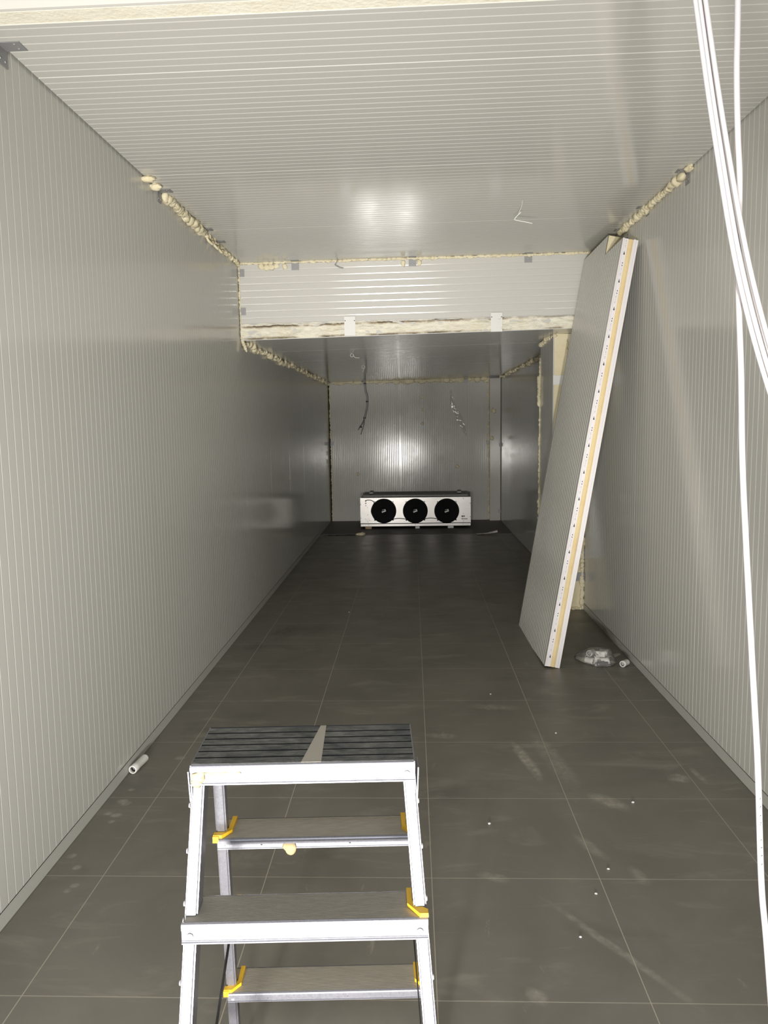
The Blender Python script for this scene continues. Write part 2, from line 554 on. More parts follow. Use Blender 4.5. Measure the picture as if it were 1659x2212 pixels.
# ---- left wall -------------------------------------------------------------
ZW = 3.06
mb = MB(); mb.box((XL - 0.12, 0.59, 0), (XL - 0.061, YB + 0.06, ZW))
wall_left = tag(mb.build('wall_left', M['dark']), kind='structure')
pm = panel_mesh('wall_panel', 1.15, ZW - 0.01, 0.06, gd=0.0008, seam='none')
pr = panel_mesh('wall_panel', 1.15, ZW - 0.01, 0.06, seam='end')
for k in range(-2, 9):
    y = 2.885 + 1.15 * k
    if y + 1.15 > YB + 0.4:
        pl = panel_mesh('wall_panel', YB - y, ZW - 0.01, 0.06, seam='none')
        place(pl, 'wall_panel', wall_left, (XL, y, 0.005), (0, 1, 0), (0, 0, 1), (1, 0, 0))
        break
    place(pm, 'wall_panel', wall_left, (XL, y, 0.005), (0, 1, 0), (0, 0, 1), (1, 0, 0))

# ---- right wall, front part (u runs towards -y so that u x v points to -x) ------
mb = MB(); mb.box((XR + 0.061, 0.59, 0), (XR + 0.12, YB + 0.06, ZW))
wall_right = tag(mb.build('wall_right', M['dark']), kind='structure')
for k in range(-3, 2):
    y = 5.185 + 1.15 * k
    place(pr, 'wall_panel', wall_right, (XR, y, 0.005), (0, -1, 0), (0, 0, 1), (-1, 0, 0))
pl = panel_mesh('wall_panel', 0.33, ZW - 0.01, 0.06)
place(pl, 'wall_panel', wall_right, (XR, 6.665, 0.005), (0, -1, 0), (0, 0, 1), (-1, 0, 0))
# rear part of the right wall
ys = [7.10, 8.25, 9.40, 10.55, 11.70, YB]
for a, b in zip(ys[:-1], ys[1:]):
    pl = panel_mesh('wall_panel', b - a, 2.36, 0.06, seam='end')
    place(pl, 'wall_panel', wall_right, (XR2, b, 0.005), (0, -1, 0), (0, 0, 1), (-1, 0, 0))

# ---- back wall ---------------------------------------------------------------
mb = MB(); mb.box((XL - 0.1, YB + 0.061, 0), (XR + 0.1, YB + 0.12, ZW))
wall_back = tag(mb.build('wall_back', M['dark']), kind='structure')
xs = [XL + 0.02, -0.185, 0.920, 1.265, XR2]
for a, b in zip(xs[:-1], xs[1:]):
    pl = panel_mesh('wall_panel', b - a, 2.34, 0.06, pitch=0.030, gw=0.006, gd=0.0022, seam='none')
    place(pl, 'wall_panel', wall_back, (a, YB, 0.005), (1, 0, 0), (0, 0, 1), (0, -1, 0))
mb = MB(); mb.cbox((1.275, 12.80, 0.0), (1.452, YB - 0.001, 2.325), 0.006)
mb.build('corner_boxing', M['panel'], wall_back)

# ---- main ceiling --------------------------------------------------------------
mb = MB(); mb.box((XL - 0.12, Y0, 3.07), (XR + 0.12, YB + 0.12, 3.13))
ceiling = tag(mb.build('ceiling', M['dark']), kind='structure')
pc = panel_mesh('ceiling_panel', 1.14, XR - XL - 0.016, 0.06)
vdir = V((1, 0, 0.0097)).normalized()
for k in range(-4, 3):
    y = 2.962 + 1.14 * k
    if k < -1:
        continue
    # u x v must point down: u=+y, v=+x -> n=-z
    place(pc, 'ceiling_panel', ceiling, (XL + 0.009, y, zc(XL)), (0, 1, 0), vdir, V((0, 1, 0)).cross(vdir))
# outer bay in front of the lintel
for k in range(4):
    place(pc, 'ceiling_panel', ceiling, (XL + 0.009, -2.84 + 1.14 * k + 0.04, 2.985), (0, 1, 0), (1, 0, 0), (0, 0, -1))

# low ceiling of the rear part
ys = [YH + 0.001, 7.33, 8.51, 9.66, 10.81, 11.96, YB]
vlow = V((1, 0, 0.0175)).normalized()
for a, b in zip(ys[:-1], ys[1:]):
    pl = panel_mesh('low_ceiling_panel', b - a, XR - XL - 0.012, 0.122, pitch=0.05, gw=0.003, gd=0.0006)
    place(pl, 'low_ceiling_panel', ceiling, (XL + 0.006, a, zlow(XL)), (0, 1, 0), vlow, V((0, 1, 0)).cross(vlow))

# ---- header above the low ceiling: ribs run across ---------------------------------
HZ0, HZ1 = 2.412, 2.905
mb = MB(); mb.box((XL + 0.004, YH + 0.062, 2.432), (XR - 0.004, YH + 0.09, 2.90))
wall_header = tag(mb.build('wall_header', M['dark']), kind='structure')
ph = panel_mesh('header_panel', HZ1 - HZ0 - 0.02, XR - XL - 0.012, 0.06, pitch=0.0525, gw=0.0065, gd=0.00140)
vh = V((1, 0, 0.011)).normalized()
# n=-y, v=+x : u = v x n
place(ph, 'header_panel', wall_header, (XL + 0.006, YH, HZ1 - 0.012), vh.cross(V((0, -1, 0))), vh, (0, -1, 0))

# ragged foam core on the cut edge of the low ceiling panel
def rough_strip(name, x0, x1, z0f, z1f, y, depth, nx, nz, seed, mat, parent):
    m_ = MB()
    vs_, fs = [], []
    for i in range(nx + 1):
        x = x0 + (x1 - x0) * i / nx
        za, zb = z0f(x), z1f(x)
        for j in range(nz + 1):
            t = j / nz
            z = za + (zb - za) * t
            e = 1.0 if 0 < j < nz else 0.0
            d = depth * (noise.noise(V((x * 6, z * 30, seed))) + 0.6 * noise.noise(V((x * 19, z * 60, seed + 5)))) * e
            zz = z + (0.010 * noise.noise(V((x * 14, seed, 3.0))) if j == nz else 0)
            vs_.append((x, y - 0.006 * e + d, zz))
    for i in range(nx):
        for j in range(nz):
            a = i * (nz + 1) + j
            fs.append((a, a + nz + 1, a + nz + 2, a + 1))
    m_.add(vs_, fs)
    return m_.build(name, mat, parent, smooth=True)
rough_strip('cut_foam_edge', XL + 0.008, XR - 0.02, lambda x: zlow(x) + 0.004, lambda x: zlow(x) + 0.128 - 0.010 * (x - XL), YH - 0.002, 0.020, 300, 14, 1.0, M['foam_torn'], wall_header)
mb = MB()
a, b = V((XL + 0.006, YH - 0.004, zlow(XL) + 0.0012)), V((XR - 0.006, YH - 0.004, zlow(XR) + 0.0012))
mb.obox((a + b) / 2, (b - a) / 2, (0, 0.006, 0), (0, 0, 0.0018))
mb.build('sheet_edge', M['white_metal'], wall_header)
def lip_line(dz, h, y, seed):      # bent sheet edges that stand out above the foam
    m_ = MB(); vs_ = []; fs = []
    n = 140
    for i in range(n + 1):
        x = XL + 0.012 + (XR - XL - 0.03) * i / n
        z = zlow(x) + dz - 0.0095 * (x - XL) + 0.0035 * noise.noise(V((x * 5, seed, 1))) + 0.0012 * noise.noise(V((x * 23, seed, 4)))
        yy = y - 0.004 * noise.noise(V((x * 6, seed, 9)))
        hh = h * (0.55 + 0.6 * abs(noise.noise(V((x * 4, seed, 7)))))
        vs_ += [(x, yy, z - hh), (x, yy, z + hh), (x, yy + 0.012, z + hh), (x, yy + 0.012, z - hh)]
    for i in range(n):
        for j in range(4):
            a, b = i * 4 + j, i * 4 + (j + 1) % 4
            fs.append((a, a + 4, b + 4, b))
    m_.add(vs_, fs)
    m_.build('bent_sheet_edge', M['white_metal'], wall_header)
lip_line(0.129, 0.0016, YH - 0.012, 1.0)
lip_line(0.118, 0.0012, YH - 0.016, 4.0)

# ---- lintel across the doorway, raw foam underneath ----------------------------------
mb = MB(); mb.box((XL + 0.004, 2.292, 2.803), (XR - 0.004, 2.358, 2.978))
wall_lintel = tag(mb.build('wall_lintel', M['foam_pale']), kind='structure')
pl = panel_mesh('lintel_panel', 0.172, XR - XL - 0.012, 0.012, pitch=0.05)
place(pl, 'lintel_panel', wall_lintel, (XL + 0.006, 2.279, 2.976), (0, 0, -1), (1, 0, 0), (0, -1, 0))
mb = MB(); mb.box((XL + 0.006, 2.358, 2.801), (XR - 0.006, 2.3605, 2.90))
mb.build('lintel_back_sheet', M['panel'], wall_lintel)
pv = Matrix.Translation((XL, 2.36, 0))
wall_lintel.matrix_world = Matrix.Translation((0, 0.030, 0)) @ pv @ Matrix.Rotation(-0.022, 4, 'Z') @ pv.inverted()

# ---- stub wall between the two parts, right side ----------------------------------------
mb = MB()
mb.box((1.195, 6.66, 0.0), (XR - 0.002, 7.298, 2.345))
wall_stub = tag(mb.build('wall_stub', M['foam_core']), kind='structure')
pl = panel_mesh('stub_panel', 0.645, 2.335, 0.005, pitch=0.16, gw=0.002, gd=0.0006)
place(pl, 'stub_panel', wall_stub, (1.190, 7.300, 0.004), (0, -1, 0), (0, 0, 1), (-1, 0, 0))
mb = MB(); mb.box((1.191, 7.2985, 0.003), (XR2, 7.303, 2.34))
mb.build('stub_back_sheet', M['panel'], wall_stub)
mb = MB(); mb.box((1.325, 6.652, 0.45), (XR - 0.004, 6.660, 2.28))
mb.build('stub_infill_sheet', M['white_metal'], wall_stub)

# ---- base channels -----------------------------------------------------------------------
def base(name, x, s, y0, y1, h):
    m_ = MB()
    m_.box((min(x, x + s * 0.003), y0, 0.002), (max(x, x + s * 0.003), y1, h))
    m_.box((min(x, x + s * 0.005), y0, h - 0.003), (max(x, x + s * 0.005), y1, h))
    tag(m_.build(name, M['trim']), kind='structure')
base('baseboard_left', XL, 1, 0.59, 11.28, 0.056)
base('baseboard_right', XR, -1, 0.59, 6.655, 0.058)

# ================================================================== foam runs
def foam_run(label, path, r0, r1, step, seed, cat='foam', group=None, squash=(1, 1, 1), skip=None, sub=2, jitter=0.35, name='foam_bead'):
    rnd = random.Random(seed)
    m_ = MB()
    pts = [V(p) for p in path]
    n = 0
    m_.tube(bez(pts, 12), r0 * 0.62, 8)
    for a, b in zip(pts[:-1], pts[1:]):
        L = (b - a).length
        k = max(1, int(L / step))
        for i in range(k):
            t = (i + rnd.random() * 0.6) / k
            p = a.lerp(b, t)
            if skip and skip(p, rnd):
                continue
            r = rnd.uniform(r0, r1)
            j = V((rnd.uniform(-1, 1), rnd.uniform(-1, 1), rnd.uniform(-1, 1))) * r * jitter
            sc = [squash[q] * rnd.uniform(0.8, 1.3) for q in range(3)]
            m_.blob(p + j, r, sub, 0.30, 1.3, rnd.uniform(0, 50), sc)
            n += 1
    # the foam swells into the room: it presses at most 3 mm into the sheets it sticks to
    low = all(p.z < 2.36 for p in pts)
    out = []
    for x, y, z in m_.v:
        x = max(x, XL - 0.003)
        x = min(x, (XR if y < 7.0 else XR2) + 0.003)
        y = min(y, YB + 0.003)
        out.append((x, y, min(z, (zlow(x) if low else zc(x)) + 0.003)))
    m_.v = out
    o = m_.build(name, M['foam'], smooth=True)
    tag(o, label, cat, group)
    return m_, o
def curl(path_c, axis, R, r, name, label, seed=0, group=None):
    m_ = MB()
    ax = V(axis).normalized()
    u = ax.orthogonal().normalized(); w = ax.cross(u)
    pts = [V(path_c) + R * ((1 + 0.15 * math.sin(3 * t + seed)) * math.cos(t) * u + 1.4 * math.sin(t) * w) for t in [2 * math.pi * k / 22 for k in range(20)]]
    m_.tube(pts, [r * (1 + 0.2 * noise.noise(p * 60)) for p in pts], 8)
    return tag(m_.build(name, M['foam'], smooth=True), label, 'foam', group)

foam_run('thick bead of cream expanding foam between left wall and main ceiling',
         [(XL + 0.018, 4.42, zc(XL) - 0.018), (XL + 0.018, 5.20, zc(XL) - 0.018)], 0.020, 0.030, 0.022, 3, squash=(0.9, 1.3, 0.9))
foam_run('thin knobbly foam bead from the curls to the header, left wall top',
         [(XL + 0.012, 5.22, zc(XL) - 0.012), (XL + 0.012, 6.28, zc(XL) - 0.012)], 0.012, 0.021, 0.028, 4, squash=(0.9, 1.2, 0.9))
for k, (yy, R) in enumerate(((5.34, 0.024), (5.50, 0.020), (5.62, 0.020))):
    curl((XL + 0.026, yy, zc(XL) - 0.038), (1, -0.3, 0.4), R, 0.0085, 'foam_curl', ('open foam curl next to the thick foam bead', 'open foam curl between two others at left wall top', 'open foam curl behind the last left ceiling bracket')[k], k, 'foam curls')
for yy, l, lab in ((4.10, (1.5, 0.8, 0.6), 'whitish flat foam lump stuck at left ceiling corner'), (4.23, (1.2, 0.9, 0.7), 'small rounded yellow foam lump next to the left ceiling bracket')):
    m_ = MB(); m_.blob((XL + 0.026, yy, zc(XL) - 0.016), 0.025, 3, 0.25, 1.6, yy, l)
    tag(m_.build('foam_lump', M['foam'], smooth=True), lab, 'foam')
foam_run('beaded cream foam seam between right wall and main ceiling',
         [(XR - 0.016, 4.38, zc(XR) - 0.016), (XR - 0.016, 5.66, zc(XR) - 0.016)], 0.018, 0.027, 0.034, 8, squash=(0.9, 1.0, 1.0), jitter=0.2)
m_ = MB(); m_.blob((XR - 0.02, 4.27, zc(XR) - 0.012), 0.024, 3, 0.3, 1.6, 9, (0.8, 1.6, 0.6))
tag(m_.build('foam_lump', M['foam'], smooth=True), 'pointed white foam lump before the right ceiling bracket', 'foam')
mbh, oh = foam_run('ragged foam line along the top of the header panel',
         [(XL + 0.01, YH - 0.004, 2.897), (XR - 0.02, YH - 0.004, 2.921)], 0.007, 0.014, 0.017, 11, squash=(1.6, 0.5, 0.9))
m_ = MB()
for k, (x, z, s) in enumerate(((-1.17, 2.872, 0.026), (-1.13, 2.866, 0.028), (-1.09, 2.868, 0.024), (-1.05, 2.874, 0.02))):
    m_.blob((x, YH - 0.004, z), s, 2, 0.3, 1.3, k, (1.0, 0.35, 1.0))
tag(m_.build('foam_smear', M['foam'], smooth=True), 'wide foam smear on header top near the left corner', 'foam')
for k, (x, z) in enumerate(((-0.985, 2.868), (0.0 - 0.05, 2.874), (0.075, 2.876))):
    m_ = MB(); m_.blob((x, YH - 0.004, z), 0.02, 2, 0.35, 1.4, k + 20, (0.9, 0.35, 1.2))
    tag(m_.build('foam_drip', M['foam'], smooth=True), ('foam drip between the wide smear and its header bracket', 'foam drip at middle header bracket on the side of the smear', 'foam drip at middle header bracket towards the leaning panel')[k], 'foam')
foam_run('thin vertical foam line at left end of header panel', [(XL + 0.008, YH - 0.004, 2.32), (XL + 0.008, YH - 0.004, 2.88)], 0.005, 0.009, 0.02, 12, squash=(0.8, 0.5, 1.6))
m_ = MB()
for k in range(5):
    m_.blob((XL + 0.018 + 0.004 * k, YH + 0.02 + 0.01 * k, 2.292 - 0.016 * k), 0.020 - 0.002 * k, 2, 0.3, 1.4, k, (0.8, 1, 1.1))
tag(m_.build('foam_drip', M['foam'], smooth=True), 'foam drip hanging at left end of the header underside', 'foam')
foam_run('long crumbly foam seam between left wall and low ceiling',
         [(XL + 0.016, 6.42, zlow(XL) - 0.012), (XL + 0.016, YB - 0.1, zlow(XL) - 0.012)], 0.012, 0.034, 0.042, 13, squash=(0.9, 1.1, 1.0), jitter=0.6)
foam_run('crumbly foam seam between rear right wall and low ceiling',
         [(XR2 - 0.016, 7.5, zlow(XR) - 0.012), (XR2 - 0.016, YB - 0.1, zlow(XR) - 0.012)], 0.010, 0.030, 0.055, 14, squash=(0.9, 1.2, 1.0), jitter=0.6, skip=lambda p, r: r.random() < 0.25)
foam_run('yellowish foam band along the top of back wall', [(XL + 0.06, YB - 0.006, 2.292), (1.25, YB - 0.006, 2.322)], 0.026, 0.044, 0.04, 15, squash=(1.5, 0.30, 1.0),
         skip=lambda p, r: abs(p.x + 1.02) < 0.03 or abs(p.x - 0.42) < 0.03)
foam_run('vertical foam line in left corner of back wall', [(XL + 0.030, YB - 0.006, 0.02), (XL + 0.022, YB - 0.006, 2.28)], 0.007, 0.016, 0.03, 16, squash=(0.9, 0.5, 1.8))
foam_run('brownish vertical foam joint beside the corner boxing', [(1.268, YB - 0.012, 0.02), (1.262, YB - 0.012, 2.31)], 0.008, 0.017, 0.035, 17, squash=(0.9, 0.6, 1.8))
_m, stub_foam = foam_run('patchy foam edge down the far corner of the stub wall', [(1.186, 7.300, 0.05), (1.186, 7.300, 2.20)], 0.007, 0.014, 0.022, 18, squash=(0.9, 0.7, 1.8), skip=lambda p, r: r.random() < 0.25)
bulge_mesh, bulge = foam_run('', [(1.180, 7.298, 1.78), (1.180, 7.298, 2.02)], 0.012, 0.020, 0.02, 19, squash=(0.9, 0.7, 1.8), cat=None, name='foam_bulge')
bulge.parent = stub_foam
foam_run('foam squeezed out where stub wall meets low ceiling', [(1.20, 6.66, 2.335), (1.186, 6.95, 2.33), (1.18, 7.28, 2.32)], 0.010, 0.022, 0.03, 21)
foam_run('foam filling the corner between stub wall and right wall', [(XR - 0.018, 6.652, 0.03), (XR - 0.018, 6.652, 1.0)], 0.012, 0.020, 0.03, 22, squash=(1, 0.6, 1.5))
foam_run('foam bead along the floor at the stub wall', [(1.25, 6.652, 0.012), (XR - 0.02, 6.652, 0.012)], 0.010, 0.016, 0.025, 23, squash=(1.4, 0.6, 1))
foam_run('foam joint on stub wall front beside pale infill sheet', [(1.305, 6.654, 0.2), (1.305, 6.654, 2.30)], 0.006, 0.012, 0.03, 24, squash=(0.9, 0.5, 1.8))
# stains of foam on the back wall
for k, (x, z, s, lab) in enumerate(((0.183, 2.039, .022, 'foam dab on back wall, topmost of the column of dabs'), (0.189, 1.836, .018, 'foam dab on back wall, middle of the column of dabs'), (0.179, 1.609, .022, 'foam dab on back wall, lowest of the column of dabs'),
                                   (0.753, 0.894, .026, 'lone foam dab on back wall below the plastic film'), (-0.896, 0.792, .024, 'lone foam dab on back wall above cooler left end'),
                                   (1.31, 1.36, .03, 'foam dab beside the clip on the corner boxing'), (1.34, 1.80, .035, 'foam dab high on the corner boxing'))):
    yy = YB - 0.004 if x < 1.27 else 12.797
    m_ = MB(); m_.blob((x, yy, z), s, 2, 0.4, 1.5, k * 3, (1, 0.25, 1.2))
    tag(m_.build('foam_dab', M['foam'], smooth=True), lab, 'foam')

# ================================================================== angle brackets
def bracket(label, c, e, d1, d2, w=0.030, l1=0.055, l2=0.055, t=0.0012, group=None):
    """corner c; e along the joint; d1, d2 along the two faces; plates stand just off the faces"""
    c, e, d1, d2 = V(c), V(e).normalized(), V(d1).normalized(), V(d2).normalized()
    m_ = MB()
    m_.obox(c + d1 * l1 / 2 + d2 * t, e * w, d1 * l1 / 2, d2 * t)
    m_.obox(c + d2 * l2 / 2 + d1 * t, e * w, d2 * l2 / 2, d1 * t)
    o = m_.build('angle_bracket', M['galv'])
    for dd, nn, l in ((d1, d2, l1), (d2, d1, l2)):
        for q in (-0.5, 0.5):
            s = MB()
            s.lathe(c + dd * l * 0.7 + e * w * q + nn * 2 * t, nn, [(0.0045, 0), (0.004, 0.002), (0.0, 0.0028)], 8)
            s.build('screw', M['galv'], o)
    tag(o, label, 'bracket', group)
    return o
z0 = zc(XL)
bracket('large angle bracket at left ceiling corner near the lintel', (XL + 0.001, 2.722, z0 - 0.001), (0, 1, 0), (1, 0, 0.01), (0, 0, -1), 0.032, 0.075, 0.06)
bracket('angle bracket at left ceiling corner before the thick foam bead', (XL + 0.001, 4.36, z0 - 0.001), (0, 1, 0), (1, 0, 0.01), (0, 0, -1), 0.032, 0.07, 0.06)
bracket('angle bracket half buried in foam by the ceiling seam, left side', (XL + 0.001, 5.215, z0 - 0.001), (0, 1, 0), (1, 0, 0.01), (0, 0, -1), 0.032, 0.075, 0.03)
bracket('angle bracket between foam curls and header, left ceiling corner', (XL + 0.001, 5.56, z0 - 0.001), (0, 1, 0), (1, 0, 0.01), (0, 0, -1), 0.032, 0.075, 0.03)
z1 = zc(XR)
bracket('angle bracket at start of right ceiling foam seam', (XR - 0.001, 4.335, z1 - 0.001), (0, 1, 0), (-1, 0, -0.01), (0, 0, -1), 0.032, 0.06, 0.07)
bracket('angle bracket midway along right ceiling foam seam', (XR - 0.001, 5.04, z1 - 0.001), (0, 1, 0), (-1, 0, -0.01), (0, 0, -1), 0.032, 0.065, 0.05)
bracket('angle bracket above the leaning panel top', (XR - 0.001, 5.60, z1 - 0.001), (0, 1, 0), (-1, 0, -0.01), (0, 0, -1), 0.032, 0.06, 0.03)
for x, lab in ((-0.902, 'header bracket beside the foam smear'), (0.023, 'header bracket with a foam drip on either side'), (0.926, 'header bracket nearest the leaning panel')):
    bracket(lab, (x, YH - 0.001, zc(x) - 0.001), (1, 0, 0), (0, -1, 0), (0, 0, -1), 0.030, 0.05, 0.066)
bracket('upper bracket at left end of header panel', (XL + 0.001, YH - 0.001, 2.826), (0, 0, 1), (1, 0, 0), (0, -1, 0), 0.029, 0.05, 0.04)
bracket('lower bracket at left end of header panel', (XL + 0.001, YH - 0.001, 2.528), (0, 0, 1), (1, 0, 0), (0, -1, 0), 0.029, 0.052, 0.04)
bracket('dark bracket low in the corner of stub wall and right wall', (XR - 0.001, 6.650, 0.29), (0, 0, 1), (-1, 0, 0), (0, -1, 0), 0.036, 0.085, 0.045)
for x, z, lab in ((-0.775, 2.30, 'bracket at back wall top beside the hanging cable'), (0.90, 2.32, 'bracket at back wall top above the plastic film')):
    bracket(lab, (x, YB - 0.02, z), (1, 0, 0), (0, -1, 0), (0, 0, -1), 0.035, 0.06, 0.06)
bracket('clip in left corner of back wall at mid height', (XL + 0.02, YB - 0.012, 1.30), (0, 0, 1), (1, 0, 0), (0, -1, 0), 0.03, 0.05, 0.04)
bracket('clip on joint beside corner boxing at mid height', (1.274, YB - 0.012, 1.29), (0, 0, 1), (-1, 0, 0), (0, -1, 0), 0.035, 0.045, 0.04)
bracket('shiny clip between corner boxing and rear right wall at mid height', (XR2 - 0.002, 12.797, 1.25), (0, 0, 1), (-1, 0, 0), (0, -1, 0), 0.03, 0.03, 0.04)
bracket('clip low between corner boxing and rear right wall', (XR2 - 0.002, 12.797, 0.16), (0, 0, 1), (-1, 0, 0), (0, -1, 0), 0.03, 0.04, 0.05)

# white splice plates
def splice(label, x0, x1, z0_, z1_, y, t=0.0015, holes=True, tilt=0.0):
    m_ = MB()
    m_.box((x0, y - 2 * t, z0_), (x1, y, z1_))
    o = m_.build('splice_plate', M['white_metal'])
    if holes:
        for x in (x0 + 0.007, x1 - 0.007):
            s = MB()
            s.lathe((x, y - 2 * t - 0.0001, z1_ - 0.034), (0, -1, 0), [(0.0042, 0), (0.0036, 0.0015), (0.0, 0.002)], 10)
            s.build('screw', M['black'], o)
    return tag(o, label, 'plate')
splice('white splice plate on header edge, foam patch beside its top', -0.522, -0.434, 2.321, 2.472, YH - 0.014)
splice('white splice plate on header edge nearer the leaning panel', 0.634, 0.724, 2.331, 2.479, YH - 0.014)
splice('white plate across foam edge of the stub wall', 1.192, 1.300, 1.928, 2.004, 6.656, holes=False)

# ================================================================== loose wires on ceilings
def wire(name, label, pts, r, mat, cat='wire', n=8, seg=8, group=None):
    m_ = MB()
    m_.tube(bez(pts, n), r, seg)
    return tag(m_.build(name, mat, smooth=True), label, cat, group)
zt = zc(0.69)
wire('wire_end', 'bent white wire end poking through main ceiling', [(0.670, 4.80, zt + 0.004), (0.672, 4.86, zt - 0.02), (0.662, 4.93, zt - 0.048), (0.675, 4.90, zt - 0.04), (0.640, 4.92, zt - 0.075), (0.665, 4.91, zt - 0.088), (0.700, 4.90, zt - 0.098), (0.742, 4.89, zt - 0.11)], 0.0024, M['wire'])
wire('wire_end', 'grey bent wire end at the header top between two brackets', [(-0.562, YH - 0.05, zc(-0.56) + 0.003), (-0.570, YH - 0.06, 2.875), (-0.582, YH - 0.05, 2.862), (-0.545, YH - 0.05, 2.84), (-0.52, YH - 0.05, 2.835)], 0.0025, M['galv'])
zl = zlow(-0.56)
def ring_wire(c, R, tail, label):
    pts = [V(c) + V((R * math.cos(t), 0.3 * R * math.sin(t), R * math.sin(t))) for t in [math.pi * 0.5 + 2 * math.pi * k / 10 for k in range(10)]]
    pts = [V((c[0], c[1], zl + 0.004))] + pts + [V(c) + V(q) for q in tail]
    wire('wire_end', label, pts, 0.0028, M['wire'], n=4)
ring_wire((-0.575, 7.75, zl - 0.020), 0.016, [(0.03, 0, -0.022), (0.075, 0, -0.026)], 'curled white wire under low ceiling with a straight tail')
ring_wire((-0.560, 9.35, zl - 0.024), 0.020, [(0.0, 0, -0.04), (-0.012, 0, -0.055)], 'small looped white wire under low ceiling near the hanging cable')
wire('wire_end', 'thin straight wire scrap under low ceiling before back wall', [(-0.60, 11.0, zl + 0.003), (-0.59, 11.02, zl - 0.01), (-0.54, 11.1, zl - 0.03), (-0.48, 11.15, zl - 0.045)], 0.0028, M['wire'])

# hanging cable at the back
hc = empty('hanging_cable', (-0.74, 12.80, 2.30))
tag(hc, 'grey cable with frayed end hanging down before back wall', 'cable')
def rel(pts, o): return [V(p) - V(o) for p in pts]
o_ = (-0.74, 12.80, 2.30)
m_ = MB(); m_.tube(bez(rel([(-0.745, 12.80, 2.33), (-0.745, 12.80, 2.18), (-0.715, 12.82, 2.05), (-0.720, 12.82, 1.90), (-0.752, 12.83, 1.76), (-0.775, 12.83, 1.69)], o_), 6), 0.016, 10)
m_.build('sheath', M['sheath'], hc, smooth=True)
for pts in ([(-0.775, 12.83, 1.69), (-0.82, 12.83, 1.60), (-0.875, 12.84, 1.52)], [(-0.77, 12.83, 1.69), (-0.78, 12.83, 1.60), (-0.83, 12.84, 1.45)], [(-0.772, 12.83, 1.70), (-0.80, 12.82, 1.62), (-0.85, 12.83, 1.57)]):
    m_ = MB(); m_.tube(bez(rel(pts, o_), 5), 0.006, 6); m_.build('core_wire', M['cable_grey'], hc, smooth=True)
for p in ((-0.748, 12.80, 2.27), (-0.718, 12.82, 1.98), (-0.765, 12.83, 1.715), (-0.83, 12.83, 1.565)):
    m_ = MB(); m_.lathe(V(p) - V(o_), (0, 0, 1), [(0.021, -0.010), (0.021, 0.010)], 12); m_.build('tape_band', M['black'], hc)

# clear film strips stuck to the back wall
def film_strip(label, path, w0, w1, y, seed):
    pts = bez(path, 8)
    m_ = MB(); vs_ = []; fs = []
    n = len(pts)
    for i, p in enumerate(pts):
        w = w0 + (w1 - w0) * math.sin(math.pi * (i / (n - 1)) ** 1.6)
        for j in range(5):
            t = j / 4 - 0.5
            vs_.append((p.x + w * t, y - 0.012 - 0.022 * abs(noise.noise(V((p.x * 20 + j * 0.9, p.z * 14, seed)))), p.z))
    for i in range(n - 1):
        for j in range(4):
            a = i * 5 + j
            fs.append((a, a + 1, a + 6, a + 5))
    m_.add(vs_, fs)
    return m_.build('plastic_film' if label else 'twisted_thread', M['film'], smooth=True)
film = film_strip(True, [(0.62, 0, 2.20), (0.66, 0, 2.05), (0.70, 0, 1.86), (0.77, 0, 1.74), (0.83, 0, 1.58), (0.90, 0, 1.40)], 0.015, 0.11, YB, 2.0)
tag(film, 'crumpled clear plastic film hanging on the back wall', 'film')
thread = film_strip(None, [(0.66, 0, 2.15), (0.645, 0, 1.98), (0.66, 0, 1.90), (0.74, 0, 1.82), (0.80, 0, 1.72)], 0.012, 0.03, YB, 5.0)
thread.parent = film

# ================================================================== cooler unit
CX0, CX1, CY0, CY1, CZ0, CZ1 = -0.802, 0.900, 11.95, 12.62, 0.036, 0.482
cu = empty('unit_cooler', ((CX0 + CX1) / 2, CY0, 0))
tag(cu, 'long stainless steel unit cooler with three black fans', 'cooler')
oc = V(cu.location)
def cpart(name, m_, mat, parent=None, **kw):
    m_.v = [tuple(V(v) - oc) for v in m_.v]
    return m_.build(name, mat, parent or cu, **kw)
m_ = MB()
m_.box((CX0 + 0.006, CY0 + 0.02, CZ0 + 0.05), (CX0 + 0.012, CY1, CZ1 - 0.01))
m_.box((CX1 - 0.012, CY0 + 0.02, CZ0 + 0.05), (CX1 - 0.006, CY1, CZ1 - 0.01))
m_.box((CX0 + 0.006, CY0 + 0.02, CZ1 - 0.012), (CX1 - 0.006, CY1, CZ1 - 0.004))
m_.box((CX0 + 0.006, CY1 - 0.02, CZ0 + 0.05), (CX1 - 0.006, CY1, CZ1 - 0.01))
cpart('casing', m_, M['casing'])
m_ = MB()
m_.box((CX0 + 0.03, CY0 + 0.24, CZ1 - 0.004), (CX1 - 0.03, CY0 + 0.27, CZ1 + 0.012))
m_.box((CX0 + 0.11, CY1 - 0.05, CZ1 - 0.004), (CX0 + 0.17, CY1, CZ1 + 0.03))
m_.box((CX1 - 0.17, CY1 - 0.05, CZ1 - 0.004), (CX1 - 0.11, CY1, CZ1 + 0.03))
cpart('mounting_rail', m_, M['casing'])
FAN = [(-0.438, 0.278), (0.047, 0.274), (0.531, 0.270)]
FR = 0.188
